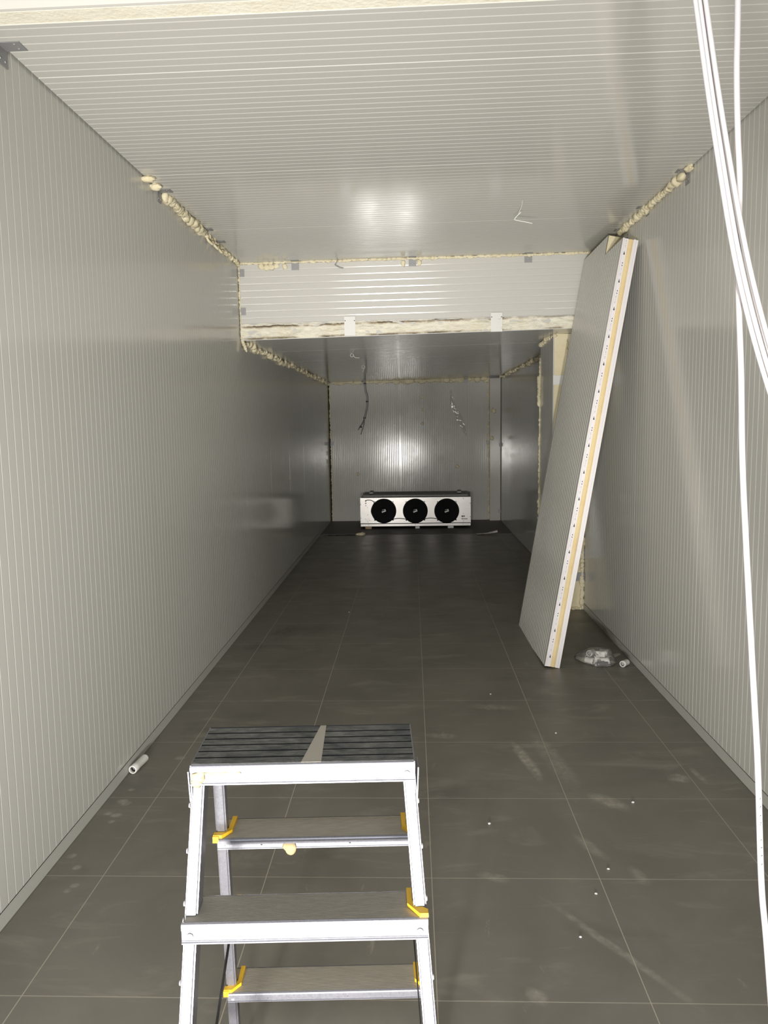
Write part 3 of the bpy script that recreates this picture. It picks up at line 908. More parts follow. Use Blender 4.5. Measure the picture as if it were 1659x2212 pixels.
# front plate with three round openings
bm = bmesh.new()
outer = [(CX0, CZ0 + 0.052), (CX1, CZ0 + 0.050), (CX1, CZ1), (CX0, CZ1)]
edges = []
def loop(pts):
    vs_ = [bm.verts.new((x, 0, z)) for x, z in pts]
    return [bm.edges.new((vs_[i], vs_[(i + 1) % len(vs_)])) for i in range(len(vs_))]
edges += loop(outer)
for fx, fz in FAN:
    edges += loop([(fx + (FR - 0.012) * math.cos(2 * math.pi * k / 48), fz + (FR - 0.012) * math.sin(2 * math.pi * k / 48)) for k in range(48)])
bmesh.ops.triangle_fill(bm, edges=edges, use_beauty=True)
for f in bm.faces:
    if f.normal.y > 0: f.normal_flip()
ret = bmesh.ops.extrude_face_region(bm, geom=bm.faces[:])
bmesh.ops.translate(bm, verts=[e for e in ret['geom'] if isinstance(e, bmesh.types.BMVert)], vec=(0, 0.004, 0))
bmesh.ops.recalc_face_normals(bm, faces=bm.faces[:])
bm.verts.index_update()
m_ = MB(); m_.add([v.co + V((0, CY0, 0)) for v in bm.verts], [[v.index for v in f.verts] for f in bm.faces]); bm.free()
front = cpart('front_plate', m_, M['steel'])
m_ = MB()
m_.box((CX0, CY0 + 0.004, CZ1 - 0.003), (CX1, CY0 + 0.03, CZ1)); m_.box((CX0, CY0 + 0.004, CZ0 + 0.05), (CX0 + 0.002, CY0 + 0.03, CZ1)); m_.box((CX1 - 0.002, CY0 + 0.004, CZ0 + 0.05), (CX1, CY0 + 0.03, CZ1))
cpart('plate_return', m_, M['steel'])
m_ = MB()
m_.cbox((CX0, CY0 - 0.004, CZ0), (CX1, CY1 - 0.05, CZ0 + 0.044), 0.004)
cpart('drip_tray', m_, M['steel'])
m_ = MB(); m_.box((CX0 + 0.002, CY0 + 0.002, CZ0 + 0.044), (CX1 - 0.002, CY0 + 0.02, CZ0 + 0.052)); cpart('tray_gap', m_, M['dark'])
for fx, fz in FAN:
    fo = empty('fan', (fx, CY0, fz)); fo.parent = cu; fo.location = V((fx, CY0, fz)) - oc
    m_ = MB()
    m_.lathe((0, 0, 0), (0, -1, 0), [(FR, -0.003), (FR + 0.004, 0.004), (FR, 0.012), (FR - 0.014, 0.014), (FR - 0.018, 0.0), (FR - 0.018, -0.10)], 48)
    m_.lathe((0, 0.10, 0), (0, -1, 0), [(FR - 0.02, 0.0), (0.0, 0.001)], 48)
    m_.build('fan_ring', M['fan'], fo, autosmooth=40)
    m_ = MB()
    for q in range(9):      # guard rings
        rr = 0.055 + q * 0.0145
        m_.lathe((0, 0, 0), (0, -1, 0), [(rr - 0.0015, 0.016), (rr, 0.0185), (rr + 0.0015, 0.016), (rr, 0.0135)], 40, closed=True)
    for q in range(6):
        a_ = q * math.pi / 3 + 0.2
        d = V((math.cos(a_), 0, math.sin(a_)))
        m_.obox(d * 0.11 + V((0, -0.014, 0)), d * 0.072, V((0, 0.002, 0)), d.cross(V((0, 1, 0))) * 0.0025)
    m_.build('fan_guard', M['fan'], fo)
    for q in range(5):      # blades
        a_ = q * 2 * math.pi / 5
        d = V((math.cos(a_), 0, math.sin(a_))); s = d.cross(V((0, 1, 0)))
        bl = MB()
        bl.add([d * 0.05 - s * 0.02 + V((0, 0.03, 0)), d * 0.05 + s * 0.02 + V((0, 0.05, 0)), d * 0.16 + s * 0.065 + V((0, 0.06, 0)), d * 0.162 - s * 0.03 + V((0, 0.025, 0)),
                d * 0.05 - s * 0.02 + V((0, 0.034, 0)), d * 0.05 + s * 0.02 + V((0, 0.054, 0)), d * 0.16 + s * 0.065 + V((0, 0.064, 0)), d * 0.162 - s * 0.03 + V((0, 0.029, 0))],
               [(0, 1, 2, 3), (7, 6, 5, 4), (0, 4, 5, 1), (1, 5, 6, 2), (2, 6, 7, 3), (3, 7, 4, 0)])
        bl.build('fan_blade', M['fan'], fo)
    m_ = MB(); m_.lathe((0, 0.05, 0), (0, -1, 0), [(0.052, 0.0), (0.052, 0.06), (0.045, 0.067), (0.0, 0.068)], 28); m_.build('motor_hub', M['fan'], fo, autosmooth=40)
    m_ = MB()
    e1 = V((math.cos(0.35), 0, math.sin(0.35))); e2 = V((-math.sin(0.35), 0, math.cos(0.35)))
    m_.obox(V((0, -0.0190, -0.006)), e1 * 0.033, V((0, 0.0006, 0)), e2 * 0.010)
    m_.build('motor_label', M['white_metal'], fo)
    m_ = MB(); m_.obox(V((0.016, -0.0190, 0.020)), e1 * 0.010, V((0, 0.0006, 0)), e2 * 0.008); m_.obox(V((-0.014, -0.0190, 0.018)), e1 * 0.014, V((0, 0.0006, 0)), e2 * 0.002); m_.build('motor_sticker', M['white_metal'], fo)
    for sx, sz in ((-1, 1), (1, 1), (-1, -1), (1, -1)):     # fixing lugs
        c = V((sx * FR * 0.74, -0.004, sz * FR * 0.74))
        l_ = MB(); l_.lathe(c, (0, -1, 0), [(0.012, 0), (0.012, 0.006), (0.005, 0.009), (0, 0.009)], 12)
        l_.build('fixing_lug', M['steel'] if sz > 0 else M['fan'], fo)
def cwire(pts):
    m_ = MB(); m_.tube(bez(pts, 6), 0.0055, 8); cpart('fan_lead', m_, M['black'], smooth=True)
yw = CY0 - 0.008
cwire([(-0.717, yw + 0.006, 0.437), (-0.69, yw, 0.448), (-0.64, yw, 0.447), (-0.60, yw, 0.428), (-0.585, yw, 0.405)])
cwire([(-0.585, yw, 0.405), (-0.62, yw - 0.004, 0.34), (-0.634, yw - 0.004, 0.27), (-0.61, yw - 0.004, 0.20), (-0.575, yw, 0.14)])
cwire([(-0.300, yw, 0.150), (-0.25, yw, 0.158), (-0.19, yw, 0.160), (-0.10, yw, 0.150)])
cwire([(0.185, yw, 0.150), (0.24, yw, 0.158), (0.30, yw, 0.160), (0.390, yw, 0.148)])
for x, z, r in ((-0.717, 0.437, 0.012), (-0.716, 0.400, 0.010), (-0.716, 0.362, 0.007), (-0.690, 0.336, 0.005), (-0.688, 0.220, 0.0055), (-0.686, 0.108, 0.005), (0.786, 0.458, 0.006), (0.787, 0.227, 0.005), (0.787, 0.108, 0.005),
                (-0.676, 0.062, 0.005), (0.047, 0.064, 0.005), (0.778, 0.064, 0.005), (-0.796, 0.380, 0.006), (-0.794, 0.170, 0.006), (0.893, 0.385, 0.006), (0.893, 0.175, 0.006)):
    m_ = MB(); yy = CY0 - (0.004 if z < 0.09 else 0.0)
    m_.lathe((x, yy, z), (0, -1, 0), [(r, 0), (r, 0.003), (0, 0.004)], 10); cpart('screw', m_, M['black'])
m_ = MB()      # faded maker's mark, too worn to read, and a small data plate
for x0, x1, z0_, z1_ in ((0.758, 0.785, 0.170, 0.196), (0.790, 0.808, 0.172, 0.196)):
    m_.box((x0, CY0 - 0.0012, z0_), (x1, CY0 - 0.0002, z1_))
x = 0.757
for w in (0.018, 0.014, 0.010, 0.010, 0.018):
    m_.box((x, CY0 - 0.0012, 0.136), (x + w, CY0 - 0.0002, 0.152)); x += w + 0.0045
cpart('logo_print', m_, M['cable_grey'])
m_ = MB(); m_.box((-0.735, CY0 - 0.0012, 0.150), (-0.708, CY0 - 0.0002, 0.157)); m_.box((-0.70, CY0 - 0.0012, 0.152), (-0.655, CY0 - 0.0002, 0.154)); m_.box((-0.705, CY0 - 0.0012, 0.128), (-0.69, CY0 - 0.0002, 0.134)); m_.box((-0.668, CY0 - 0.0012, 0.126), (-0.655, CY0 - 0.0002, 0.136))
cpart('label_print', m_, M['cable_grey'])
# blocks it stands on
for x0, x1, y0, mat, lab in ((-0.73, -0.63, 11.92, 'wood', 'wooden block under the cooler at its wired end'), (0.045, 0.112, 11.925, 'white_metal', 'pale block under the middle of the cooler'), (0.545, 0.635, 11.935, 'white_metal', 'pale flat block under the cooler below its last fan')):
    m_ = MB(); m_.cbox((x0, y0, 0.004), (x1, y0 + 0.5, CZ0 + 0.0005), 0.003)
    tag(m_.build('support_block', M[mat]), lab, 'block')
# debris at the ragged floor edge
m_ = MB(); m_.blob((-0.75, YT + 0.01, 0.018), 0.03, 3, 0.4, 1.6, 4, (2.0, 1.0, 0.8)); m_.blob((-0.80, YT + 0.01, 0.012), 0.02, 2, 0.4, 1.6, 9, (1.5, 1.0, 0.7))
tag(m_.build('foam_scrap', M['foam'], smooth=True), 'foam scrap lying at the floor edge before the cooler', 'scrap')
m_ = MB(); vs_ = []; fs = []
for i in range(13):
    t = i / 12
    for j in range(5):
        s = j / 4 - 0.5
        vs_.append((0.93 + 0.30 * t, YT - 0.03 + 0.10 * s * (1 - t * 0.3), 0.008 + 0.055 * t ** 1.5 * (1 - abs(s)) + 0.010 * noise.noise(V((t * 5, s * 4, 1)))))
for i in range(12):
    for j in range(4):
        a = i * 5 + j
        fs.append((a, a + 5, a + 6, a + 1))
m_.add(vs_, fs)
tag(m_.build('plastic_scrap', M['film_white'], smooth=True), 'curled pale plastic scrap on floor before the rear right wall', 'scrap')

# ================================================================== leaning panel
lp = empty('leaning_panel', (0.955, 5.03, 0))
tag(lp, 'loose white insulated panel with cut notch leaning on right wall', 'panel')
B = V((0.962, 5.035, 0.001))                     # near, back, bottom corner
TOP = V((1.4515, 5.150, 2.757))                  # near, back, top corner
vv = (TOP - B).normalized()
L1 = (TOP - B).length
uu = V((-0.012, 1.0, 0.0)); uu = (uu - vv * uu.dot(vv)).normalized()
nn = uu.cross(vv)                                 # should point to the room (-x)
if nn.x > 0: nn = -nn
TH, PW, UN = 0.100, 1.125, 0.430
L2 = L1 + 0.135
ol = V(lp.location)
def P(u, v, w): return B + uu * u + vv * v + nn * (TH + w) - ol     # w=0 front face, -TH back
def lpart(name, vs_, fs, mat, smooth=False):
    m_ = MB(); m_.add(vs_, fs); 
    o = m_.build(name, mat, lp, smooth=smooth)
    bm = bmesh.new(); bm.from_mesh(o.data); bmesh.ops.recalc_face_normals(bm, faces=bm.faces[:]); bm.to_mesh(o.data); bm.free()
    return o
# front sheet: ribs along the length
prof = [(0.0, 0.0)]
n = 22
us = sorted([PW * i / n for i in range(1, n)])
for u in us:
    prof += [(u - 0.009, 0.0), (u - 0.003, -0.0024), (u + 0.003, -0.0024), (u + 0.009, 0.0)]
prof += [(PW, 0.0)]
prof2 = []
for u, w in prof:
    if prof2 and prof2[-1][0] < UN <= u: prof2.append((UN, 0.0))
    prof2.append((u, w))
vs_, fs = [], []
for i in range(len(prof2) - 1):
    (a, wa), (b, wb) = prof2[i], prof2[i + 1]
    L = L1 if b <= UN + 1e-6 else L2
    k = len(vs_)
    vs_ += [P(a, 0, wa), P(b, 0, wb), P(b, L, wb), P(a, L, wa), P(a, 0, wa - 0.0012), P(b, 0, wb - 0.0012), P(b, L, wb - 0.0012), P(a, L, wa - 0.0012)]
    fs += [(k, k + 1, k + 2, k + 3), (k + 7, k + 6, k + 5, k + 4), (k + 3, k + 2, k + 6, k + 7), (k, k + 4, k + 5, k + 1)]
m_ = MB(); m_.add(vs_, fs)
fo_ = m_.build('front_sheet', M['panel_loose'], lp)
# make the face side point into the room
if (fo_.data.polygons[0].normal).dot(nn) < 0:
    fo_.data.flip_normals()
def slab(u0, u1, w0, w1, l0, l1, m_, mi=0):
    c = (P(u0, l0, w0) + P(u1, l1, w1)) / 2
    m_.obox(c, uu * (u1 - u0) / 2, vv * (l1 - l0) / 2, nn * (w1 - w0) / 2, mi)
m_ = MB(); slab(0.0, UN, -TH, -TH + 0.0012, 0, L1, m_); slab(UN, PW, -TH, -TH + 0.0012, 0, L2, m_); m_.build('back_sheet', M['panel_loose'], lp)
m_ = MB(); slab(0.012, UN, -TH + 0.0012, -0.0045, 0.004, L1 - 0.003, m_); slab(UN, PW - 0.01, -TH + 0.0012, -0.0045, 0.004, L2 - 0.003, m_); m_.build('foam_core', M['foam_core'], lp)
m_ = MB(); slab(0.0, 0.014, -0.011, -0.0012, 0, L1, m_); m_.build('front_lip', M['film_white'], lp)
m_ = MB(); slab(0.0045, 0.014, -0.038, -0.0135, 0.0, L1 - 0.001, m_); m_.build('edge_film', M['film_white'], lp)
m_ = MB()
sec = [(0.006, -0.038), (0.001, -0.045), (-0.001, -0.054), (0.001, -0.063), (0.006, -0.070)]
nv = 60
vs_, fs = [], []
for i in range(nv + 1):
    v_ = L1 * i / nv
    for (u_, w_) in sec:
        vs_.append(P(u_ + 0.0015 * noise.noise(V((v_ * 4, w_ * 50, 2))), v_ * 0.9985 + 0.001, w_ + 0.0025 * noise.noise(V((v_ * 3, 7, 2)))))
for i in range(nv):
    for j in range(4):
        a = i * 5 + j
        fs.append((a, a + 1, a + 6, a + 5))
lpart('foam_strip', vs_, fs, M['foam_edge'], True)
m_ = MB(); slab(0.004, 0.014, -0.0735, -0.070, 0, L1, m_); slab(0.0, 0.014, -0.083, -0.0735, 0, L1, m_); slab(0.006, 0.014, -0.0865, -0.083, 0, L1, m_); slab(0.001, 0.014, -TH, -0.0865, 0, L1 - 0.002, m_)
m_.build('back_lip', M['film_white'], lp)
m_ = MB(); slab(0.0065, 0.0125, -0.0136, -0.0110, 0, L1 - 0.002, m_); m_.build('lip_groove', M['trim'], lp)
m_ = MB()
v_ = 0.06
rnd = random.Random(5)
while v_ < L1 - 0.05:        # printed arrows, dots and tiny lettering on the film
    uf = 0.0040
    def q(v, w): return P(uf, v, w)
    m_.add([q(v_, -0.0215), q(v_ - 0.001, -0.031), q(v_ + 0.024, -0.0245)], [(0, 1, 2), (2, 1, 0)])
    for k in (0.045 + 0.078, 0.045 + 0.062):
        m_.obox(P(uf, v_ + k - 0.0, -0.026), uu * 0.0002, vv * 0.0035, nn * 0.0024)
    for k in range(9):
        if k in (3, 5): continue
        m_.obox(P(uf, v_ + 0.046 + k * 0.0055, -0.0245 + rnd.uniform(-0.001, 0.001)), uu * 0.0002, vv * 0.0008, nn * rnd.uniform(0.0012, 0.0026))
    v_ += 0.176
tag(m_.build('edge_print', M['print'], lp), kind='stuff')
m_ = MB(); slab(0.01, PW - 0.01, -TH + 0.002, -0.003, 0.0005, 0.0042, m_); m_.build('bottom_foam', M['foam_cut'], lp)

# ================================================================== pvc fittings and bag
def coupling(label, c, ax, L, r, ri=0.8, mat='pvc', name='pvc_coupling', cat='pipe fitting', group=None, collar=True):
    ax = V(ax).normalized()
    e = empty(name, c)
    tag(e, label, cat, group)
    m_ = MB()
    prof = [(r * ri, 0), (r * 1.0, 0), (r * 1.06, 0.002), (r * 1.06, L * 0.28), (r, L * 0.32), (r, L * 0.94), (r * 0.97, L), (r * ri, L)] if collar else [(r * ri, 0), (r, 0), (r, L), (r * ri, L)]
    m_.lathe((0, 0, 0), ax, prof, 28, closed=True)
    m_.build('fitting_body', M[mat], e, autosmooth=35)
    m_ = MB(); m_.lathe((0, 0, 0), ax, [(r * ri * 1.005, L * 0.10), (r * ri * 0.93, L * 0.12), (r * ri * 0.93, L * 0.2), (r * ri * 1.005, L * 0.22)], 28, closed=True)
    m_.build('rubber_seal', M['pvc_grey'], e, autosmooth=35)
    return e
coupling('white pvc pipe coupling lying against left wall base', (-1.333, 3.47, 0.0205), (0.10, 1, 0.0), 0.135, 0.0185, 0.78)
coupling('single white pvc coupling outside the plastic bag by right wall', (1.378, 5.055, 0.0215), (0.66, 0.70, 0.0), 0.062, 0.0200, 0.75)
# bag contents
rnd = random.Random(12)
bag_c = V((1.245, 5.155, 0))
# packed so that no two pieces meet: centre x, y, z, heading (relative to the bag)
FIT_R, FIT_L = 0.0205, 0.058
spots = [(-0.0489, 0.0610, 0.0235, 1.0485), (-0.0631, -0.0255, 0.0235, 2.3180), (0.0115, 0.0728, 0.0235, 0.9789), (-0.0005, 0.0045, 0.0235, 0.0365),
         (0.0665, 0.0285, 0.0235, 2.0522), (0.0307, -0.0388, 0.0235, 3.2129), (-0.0442, 0.0265, 0.0630, 0.8694), (0.0425, 0.0229, 0.0672, 2.6477), (0.0058, -0.0204, 0.0661, -0.0991)]
hull_pts = []
def wrap(c, ax, L, r):           # points just outside a piece, for the film to go round
    u = V((0, 0, 1)); w = ax.cross(u)
    for t in (-0.5, 0.5):
        for k in range(12):
            a = 2 * math.pi * k / 12
            q = c + ax * (t * (L + 0.010)) + (r + 0.006) * (math.cos(a) * u + math.sin(a) * w)
            hull_pts.append(V((q.x, q.y, max(q.z, 0.0008))))
for k, (dx, dy, dz, a) in enumerate(spots):
    ax = V((math.cos(a), math.sin(a), 0.0))
    coupling('white pvc pipe fitting inside the clear plastic bag', bag_c + V((dx, dy, dz)) - ax * FIT_L / 2, ax, FIT_L, FIT_R, 0.76, name='pvc_fitting', group='fittings in the bag')
    wrap(V((dx, dy, dz)), ax, FIT_L, FIT_R * 1.06)
ax = V((math.cos(0.0713), math.sin(0.0713), 0.0)); cd = V((0.010, -0.0792, 0.0185))
m_ = MB(); m_.lathe(bag_c + cd - ax * 0.035, ax, [(0.0, 0), (0.016, 0), (0.016, 0.045), (0.011, 0.05), (0.011, 0.07), (0.0, 0.07)], 20)
tag(m_.build('pvc_fitting', M['pvc_grey'], autosmooth=35), 'dark grey fitting inside the clear plastic bag', 'pipe fitting')
wrap(cd, ax, 0.07, 0.016)
# bag shell: film stretched round the pieces, with a flat empty tail on one side
from mathutils.bvhtree import BVHTree
bg = empty('plastic_bag', bag_c)
tag(bg, 'crumpled clear plastic bag of pipe fittings on the floor', 'bag')
hull_pts += [V(q) for q in ((-0.125, 0.150, 0.0008), (-0.145, 0.090, 0.0008), (-0.120, 0.145, 0.020), (-0.135, 0.095, 0.022), (0.105, 0.075, 0.060), (0.108, -0.040, 0.012), (0.100, 0.085, 0.0008))]
bm = bmesh.new()
for q in hull_pts: bm.verts.new(q)
bmesh.ops.convex_hull(bm, input=bm.verts[:])
bmesh.ops.delete(bm, geom=[v for v in bm.verts if not v.link_faces], context='VERTS')
tree = BVHTree.FromBMesh(bm); bm.free()
nu, nvv = 34, 72
ctr = V((-0.005, 0.01, 0.040))
vs_, fs = [], []
for i in range(nu + 1):
    th = math.pi * (0.02 + 0.96 * i / nu)
    for j in range(nvv):
        ph = 2 * math.pi * j / nvv
        d = V((math.sin(th) * math.cos(ph), math.sin(th) * math.sin(ph), math.cos(th)))
        hit = tree.ray_cast(ctr, d)[0]
        # creases only ever stand outwards
        cr = 0.006 * abs(noise.noise(hit * 24)) + 0.005 * abs(noise.noise(hit * 60 + V((3, 1, 7))))
        q = hit + d * (0.001 + cr)
        vs_.append((q.x, q.y, max(q.z, 0.0008)))
for i in range(nu):
    for j in range(nvv):
        fs.append((i * nvv + j, (i + 1) * nvv + j, (i + 1) * nvv + (j + 1) % nvv, i * nvv + (j + 1) % nvv))
fs += [tuple(range(nvv)), tuple(reversed(range(nu * nvv, (nu + 1) * nvv)))]
m_ = MB(); m_.add(vs_, fs); m_.build('bag_film', M['bag'], bg, smooth=True)
m_ = MB(); vs_ = []; fs = []
for i in range(9):
    for j in range(9):
        s, t = i / 8 - 0.5, j / 8
        vs_.append((0.1045 + 0.044 * t + 0.006 * s, 0.035 + 0.085 * s, 0.034 + 0.018 * t * (1 - s) + 0.012 * t * noise.noise(V((s * 6, t * 6, 3)))))
for i in range(8):
    for j in range(8):
        a = i * 9 + j
        fs.append((a, a + 1, a + 10, a + 9))
m_.add(vs_, fs); m_.build('bag_flap', M['bag'], bg, smooth=True)

# ================================================================== hanging white cables
def cable(label, pts, r=0.0036, group='white cables hanging in the doorway', marks=None):
    e = empty('white_cable', pts[-1])
    tag(e, label, 'cable', group)
    o = V(pts[-1])
    m_ = MB(); m_.tube([p - o for p in bez(pts, 10)], r, 14)
    m_.build('cable_sheath', M['cable'], e, smooth=True)
    return e
def bundle(off, dy, jit):
    base_ = [(0.300, 1.20, 2.985), (0.330, 1.20, 2.72), (0.366, 1.20, 2.47), (0.404, 1.20, 2.24), (0.440, 1.20, 2.035), (0.481, 1.20, 1.836), (0.537, 1.20, 1.655), (0.60, 1.19, 1.50), (0.72, 1.17, 1.15), (0.84, 1.15, 0.7), (0.95, 1.12, 0.25), (1.02, 1.05, 0.02), (1.08, 0.9, 0.006)]
    out = []
    for k, p in enumerate(base_):
        f = 1 + jit * math.sin(k * 1.1)
        sp = (1.0, 1.0, 1.0, 1.05, 1.2, 1.45, 1.6, 1.7)[min(k, 7)]
        low = k >= 11
        out.append((p[0] + off * f * sp, p[1] + dy, p[2] + (0.0 if not low else 0.0)))
    return out
cable('white cable on the inner side of the hanging cable bundle', bundle(0.002, -0.004, 0.02))
cable('white cable in the middle of the hanging cable bundle', bundle(0.0088, 0.0, 0.06))
cable('white cable on the wall side of the hanging cable bundle', bundle(0.0160, -0.003, 0.03))
cable('shaded white cable hidden behind the hanging cable bundle', bundle(0.0185, 0.014, -0.05))
cable('lone white cable with faint lettering hanging beside the bundle',
      [(0.470, 1.235, 2.985), (0.471, 1.23, 2.6), (0.482, 1.23, 2.240), (0.484, 1.23, 2.138), (0.489, 1.23, 2.047), (0.494, 1.23, 1.980), (0.497, 1.23, 1.842), (0.498, 1.21, 1.702), (0.497, 1.19, 1.562), (0.500, 1.17, 1.424), (0.507, 1.15, 1.251), (0.511, 1.13, 1.114), (0.519, 1.12, 0.936), (0.527, 1.11, 0.834), (0.55, 1.09, 0.55), (0.58, 1.06, 0.22), (0.62, 0.98, 0.03), (0.70, 0.85, 0.006)], 0.0045)
lone = [o for o in C.objects if o.name.startswith('white_cable')][-1]
m_ = MB(); rnd = random.Random(3)
for k, z in enumerate([1.065 - 0.0125 * i for i in range(17)]):
    if k in (4, 9, 10, 11): continue
    t = (1.114 - z) / (1.114 - 0.936)
    x = 0.511 + (0.519 - 0.511) * t
    m_.obox(V((x - 0.0008, 1.1275 - 0.008 * t - 0.0052, z)) - V(lone.location), V((rnd.uniform(0.0006, 0.0012), 0, 0)), V((0, 0.0004, 0)), V((0.0004, 0, rnd.uniform(0.0012, 0.003))))
m_.build('cable_print', M['print_cable'], lone)

# ================================================================== step ladder
LC, LYAW, H = (-0.2044, 1.4086), 0.0484, 1.031
la = empty('step_ladder', (LC[0], LC[1], 0), LYAW)
tag(la, 'double-sided aluminium step ladder with dusty black platform', 'step ladder')
A, DV, BL, BR, CF, CR = 0.2004, 0.088, 0.0392, 0.0658, 0.2663, 0.2707
LW, LD = 0.0225, 0.048          # leg section
def lw(side, t): return (A + (BL if side < 0 else BR) * t) * side
def fv(t): return -(DV + CF * t)
def rv(t): return DV + CR * t
# legs: t = drop below the top
def leg(side, front, t0, t1, name='leg'):
    m_ = MB()
    pts = []
    D_ = LD if front else 0.030
    for t in (t0, t1):
        x = lw(side, t) - side * 0.001
        y = fv(t) + 0.020 if front else rv(t) - 0.017
        z = H - t
        pts.append([(x, y, z), (x - side * LW, y, z), (x - side * LW, y + D_, z), (x, y + D_, z)])
    vs_ = pts[1] + pts[0]
    fs = [(3, 2, 1, 0), (4, 5, 6, 7), (0, 1, 5, 4), (1, 2, 6, 5), (2, 3, 7, 6), (3, 0, 4, 7)]
    bm = bmesh.new()
    bv = [bm.verts.new(v) for v in vs_]
    for f in fs: bm.faces.new([bv[i] for i in f])
    bmesh.ops.recalc_face_normals(bm, faces=bm.faces[:])
    bmesh.ops.bevel(bm, geom=[e for e in bm.edges if abs((e.verts[0].co - e.verts[1].co).z) > 0.2], offset=0.0035, segments=3, affect='EDGES')
    bm.verts.index_update()
    m_.add([v.co for v in bm.verts], [[v.index for v in f.verts] for f in bm.faces]); bm.free()
    o = m_.build(name, M['alu'], la, autosmooth=50)
    f = MB()
    x = lw(side, t1) - side * (LW / 2 + 0.001); y = (fv(t1) + 0.020 if front else rv(t1) - 0.017) + LD / 2
    f.cbox((x - 0.018, y - 0.03, 0.0), (x + 0.018, y + 0.03, H - t1 + 0.012), 0.004)
    f.build('rubber_foot', M['black'], o)
    return o
for s in (-1, 1):
    leg(s, True, 0.030, H - 0.022)
    leg(s, False, 0.040, H - 0.022)

def tread(v0, v1, t, xl, xr, nrib, mat, name, lip_front=0.035, lip_back=0.018, split=0.34, two_band=False):
    """ribbed plank between v0 (towards the camera) and v1; top at drop t; lips hang at both long edges"""
    z = H - t
    m_ = MB()
    prof = [(v0 + 0.003, z)]
    d = v1 - v0 - 0.006
    for k in range(nrib):
        a = v0 + 0.003 + d * k / nrib
        b = v0 + 0.003 + d * (k + 1) / nrib
        gd = 0.0045 if nrib < 10 else 0.0016
        f1 = 0.83 if nrib < 10 else 0.62
        prof += [(a + (b - a) * f1, z), (a + (b - a) * (f1 + 0.03), z - gd), (b - (b - a) * 0.03, z - gd), (b, z)]
    k = len(prof)
    vs_ = [(xl, y, zz) for y, zz in prof] + [(xr, y, zz) for y, zz in prof]
    vs_ += [(xl, v0 + 0.003, z - 0.008), (xl, v1 - 0.003, z - 0.008), (xr, v0 + 0.003, z - 0.008), (xr, v1 - 0.003, z - 0.008)]
    b = 2 * k
    if nrib < 10:      # dark groove floors
        m_.add(vs_[:2 * k], [(i, k + i, k + i + 1, i + 1) for i in range(k - 1) if i % 4], 1)
        fs = [(i, k + i, k + i + 1, i + 1) for i in range(k - 1) if i % 4 == 0]
    else:
        fs = [(i, k + i, k + i + 1, i + 1) for i in range(k - 1)]
    fs += [(b, b + 1, b + 3, b + 2), tuple(range(k)) + (b + 1, b), tuple(reversed(range(k, 2 * k))) + (b + 2, b + 3), (0, b, b + 2, k), (k - 1, 2 * k - 1, b + 3, b + 1)]
    m_.add(vs_, fs)
    o = m_.build(name, [mat, M['black']] if nrib < 10 else mat, la)
    bm = bmesh.new(); bm.from_mesh(o.data); bmesh.ops.remove_doubles(bm, verts=bm.verts[:], dist=1e-5); bmesh.ops.recalc_face_normals(bm, faces=bm.faces[:]); bm.to_mesh(o.data); bm.free()
    return o
def lip(parent, v, t, xl, xr, h, top=0.33, sgn=-1, name='front_lip', rivets=True, bead=True):
    """extruded edge: rounded upper band, flat lower band, fine bead along the bottom"""
    z = H - t
    m_ = MB()
    prof = [(0.004, 0.000), (0.0, -0.0015), (-0.0015, -0.004), (-0.0015, -h * top), (0.0008, -h * top - 0.001), (0.0008, -h + 0.006), (-0.0002, -h + 0.0055), (-0.0002, -h + 0.004), (0.0005, -h + 0.0035), (-0.0016, -h + 0.0025), (-0.0016, -h), (0.004, -h)]
    n_ = len(prof)
    vs_ = [(x, v - sgn * a if sgn > 0 else v + a, z + b) for x in (xl, xr) for a, b in prof]
    fs = [(i, (i + 1) % n_, n_ + (i + 1) % n_, n_ + i) for i in range(n_)] + [tuple(range(n_)), tuple(reversed(range(n_, 2 * n_)))]
    m_.add(vs_, fs)
    o = m_.build(name, M['alu'], parent)
    bm = bmesh.new(); bm.from_mesh(o.data); bmesh.ops.recalc_face_normals(bm, faces=bm.faces[:]); bm.to_mesh(o.data); bm.free()
    if rivets:
        for x in (xl + 0.0145, xr - 0.0145):
            r = MB()
            r.lathe((x, v + sgn * 0.0004, z - h * 0.62), (0, sgn, 0), [(0.0058, 0), (0.0054, 0.0014), (0.0035, 0.0017), (0.0027, 0.0006), (0.0, 0.0006)], 20)
            ro = r.build('rivet', M['galv'], o, autosmooth=40)
    return o
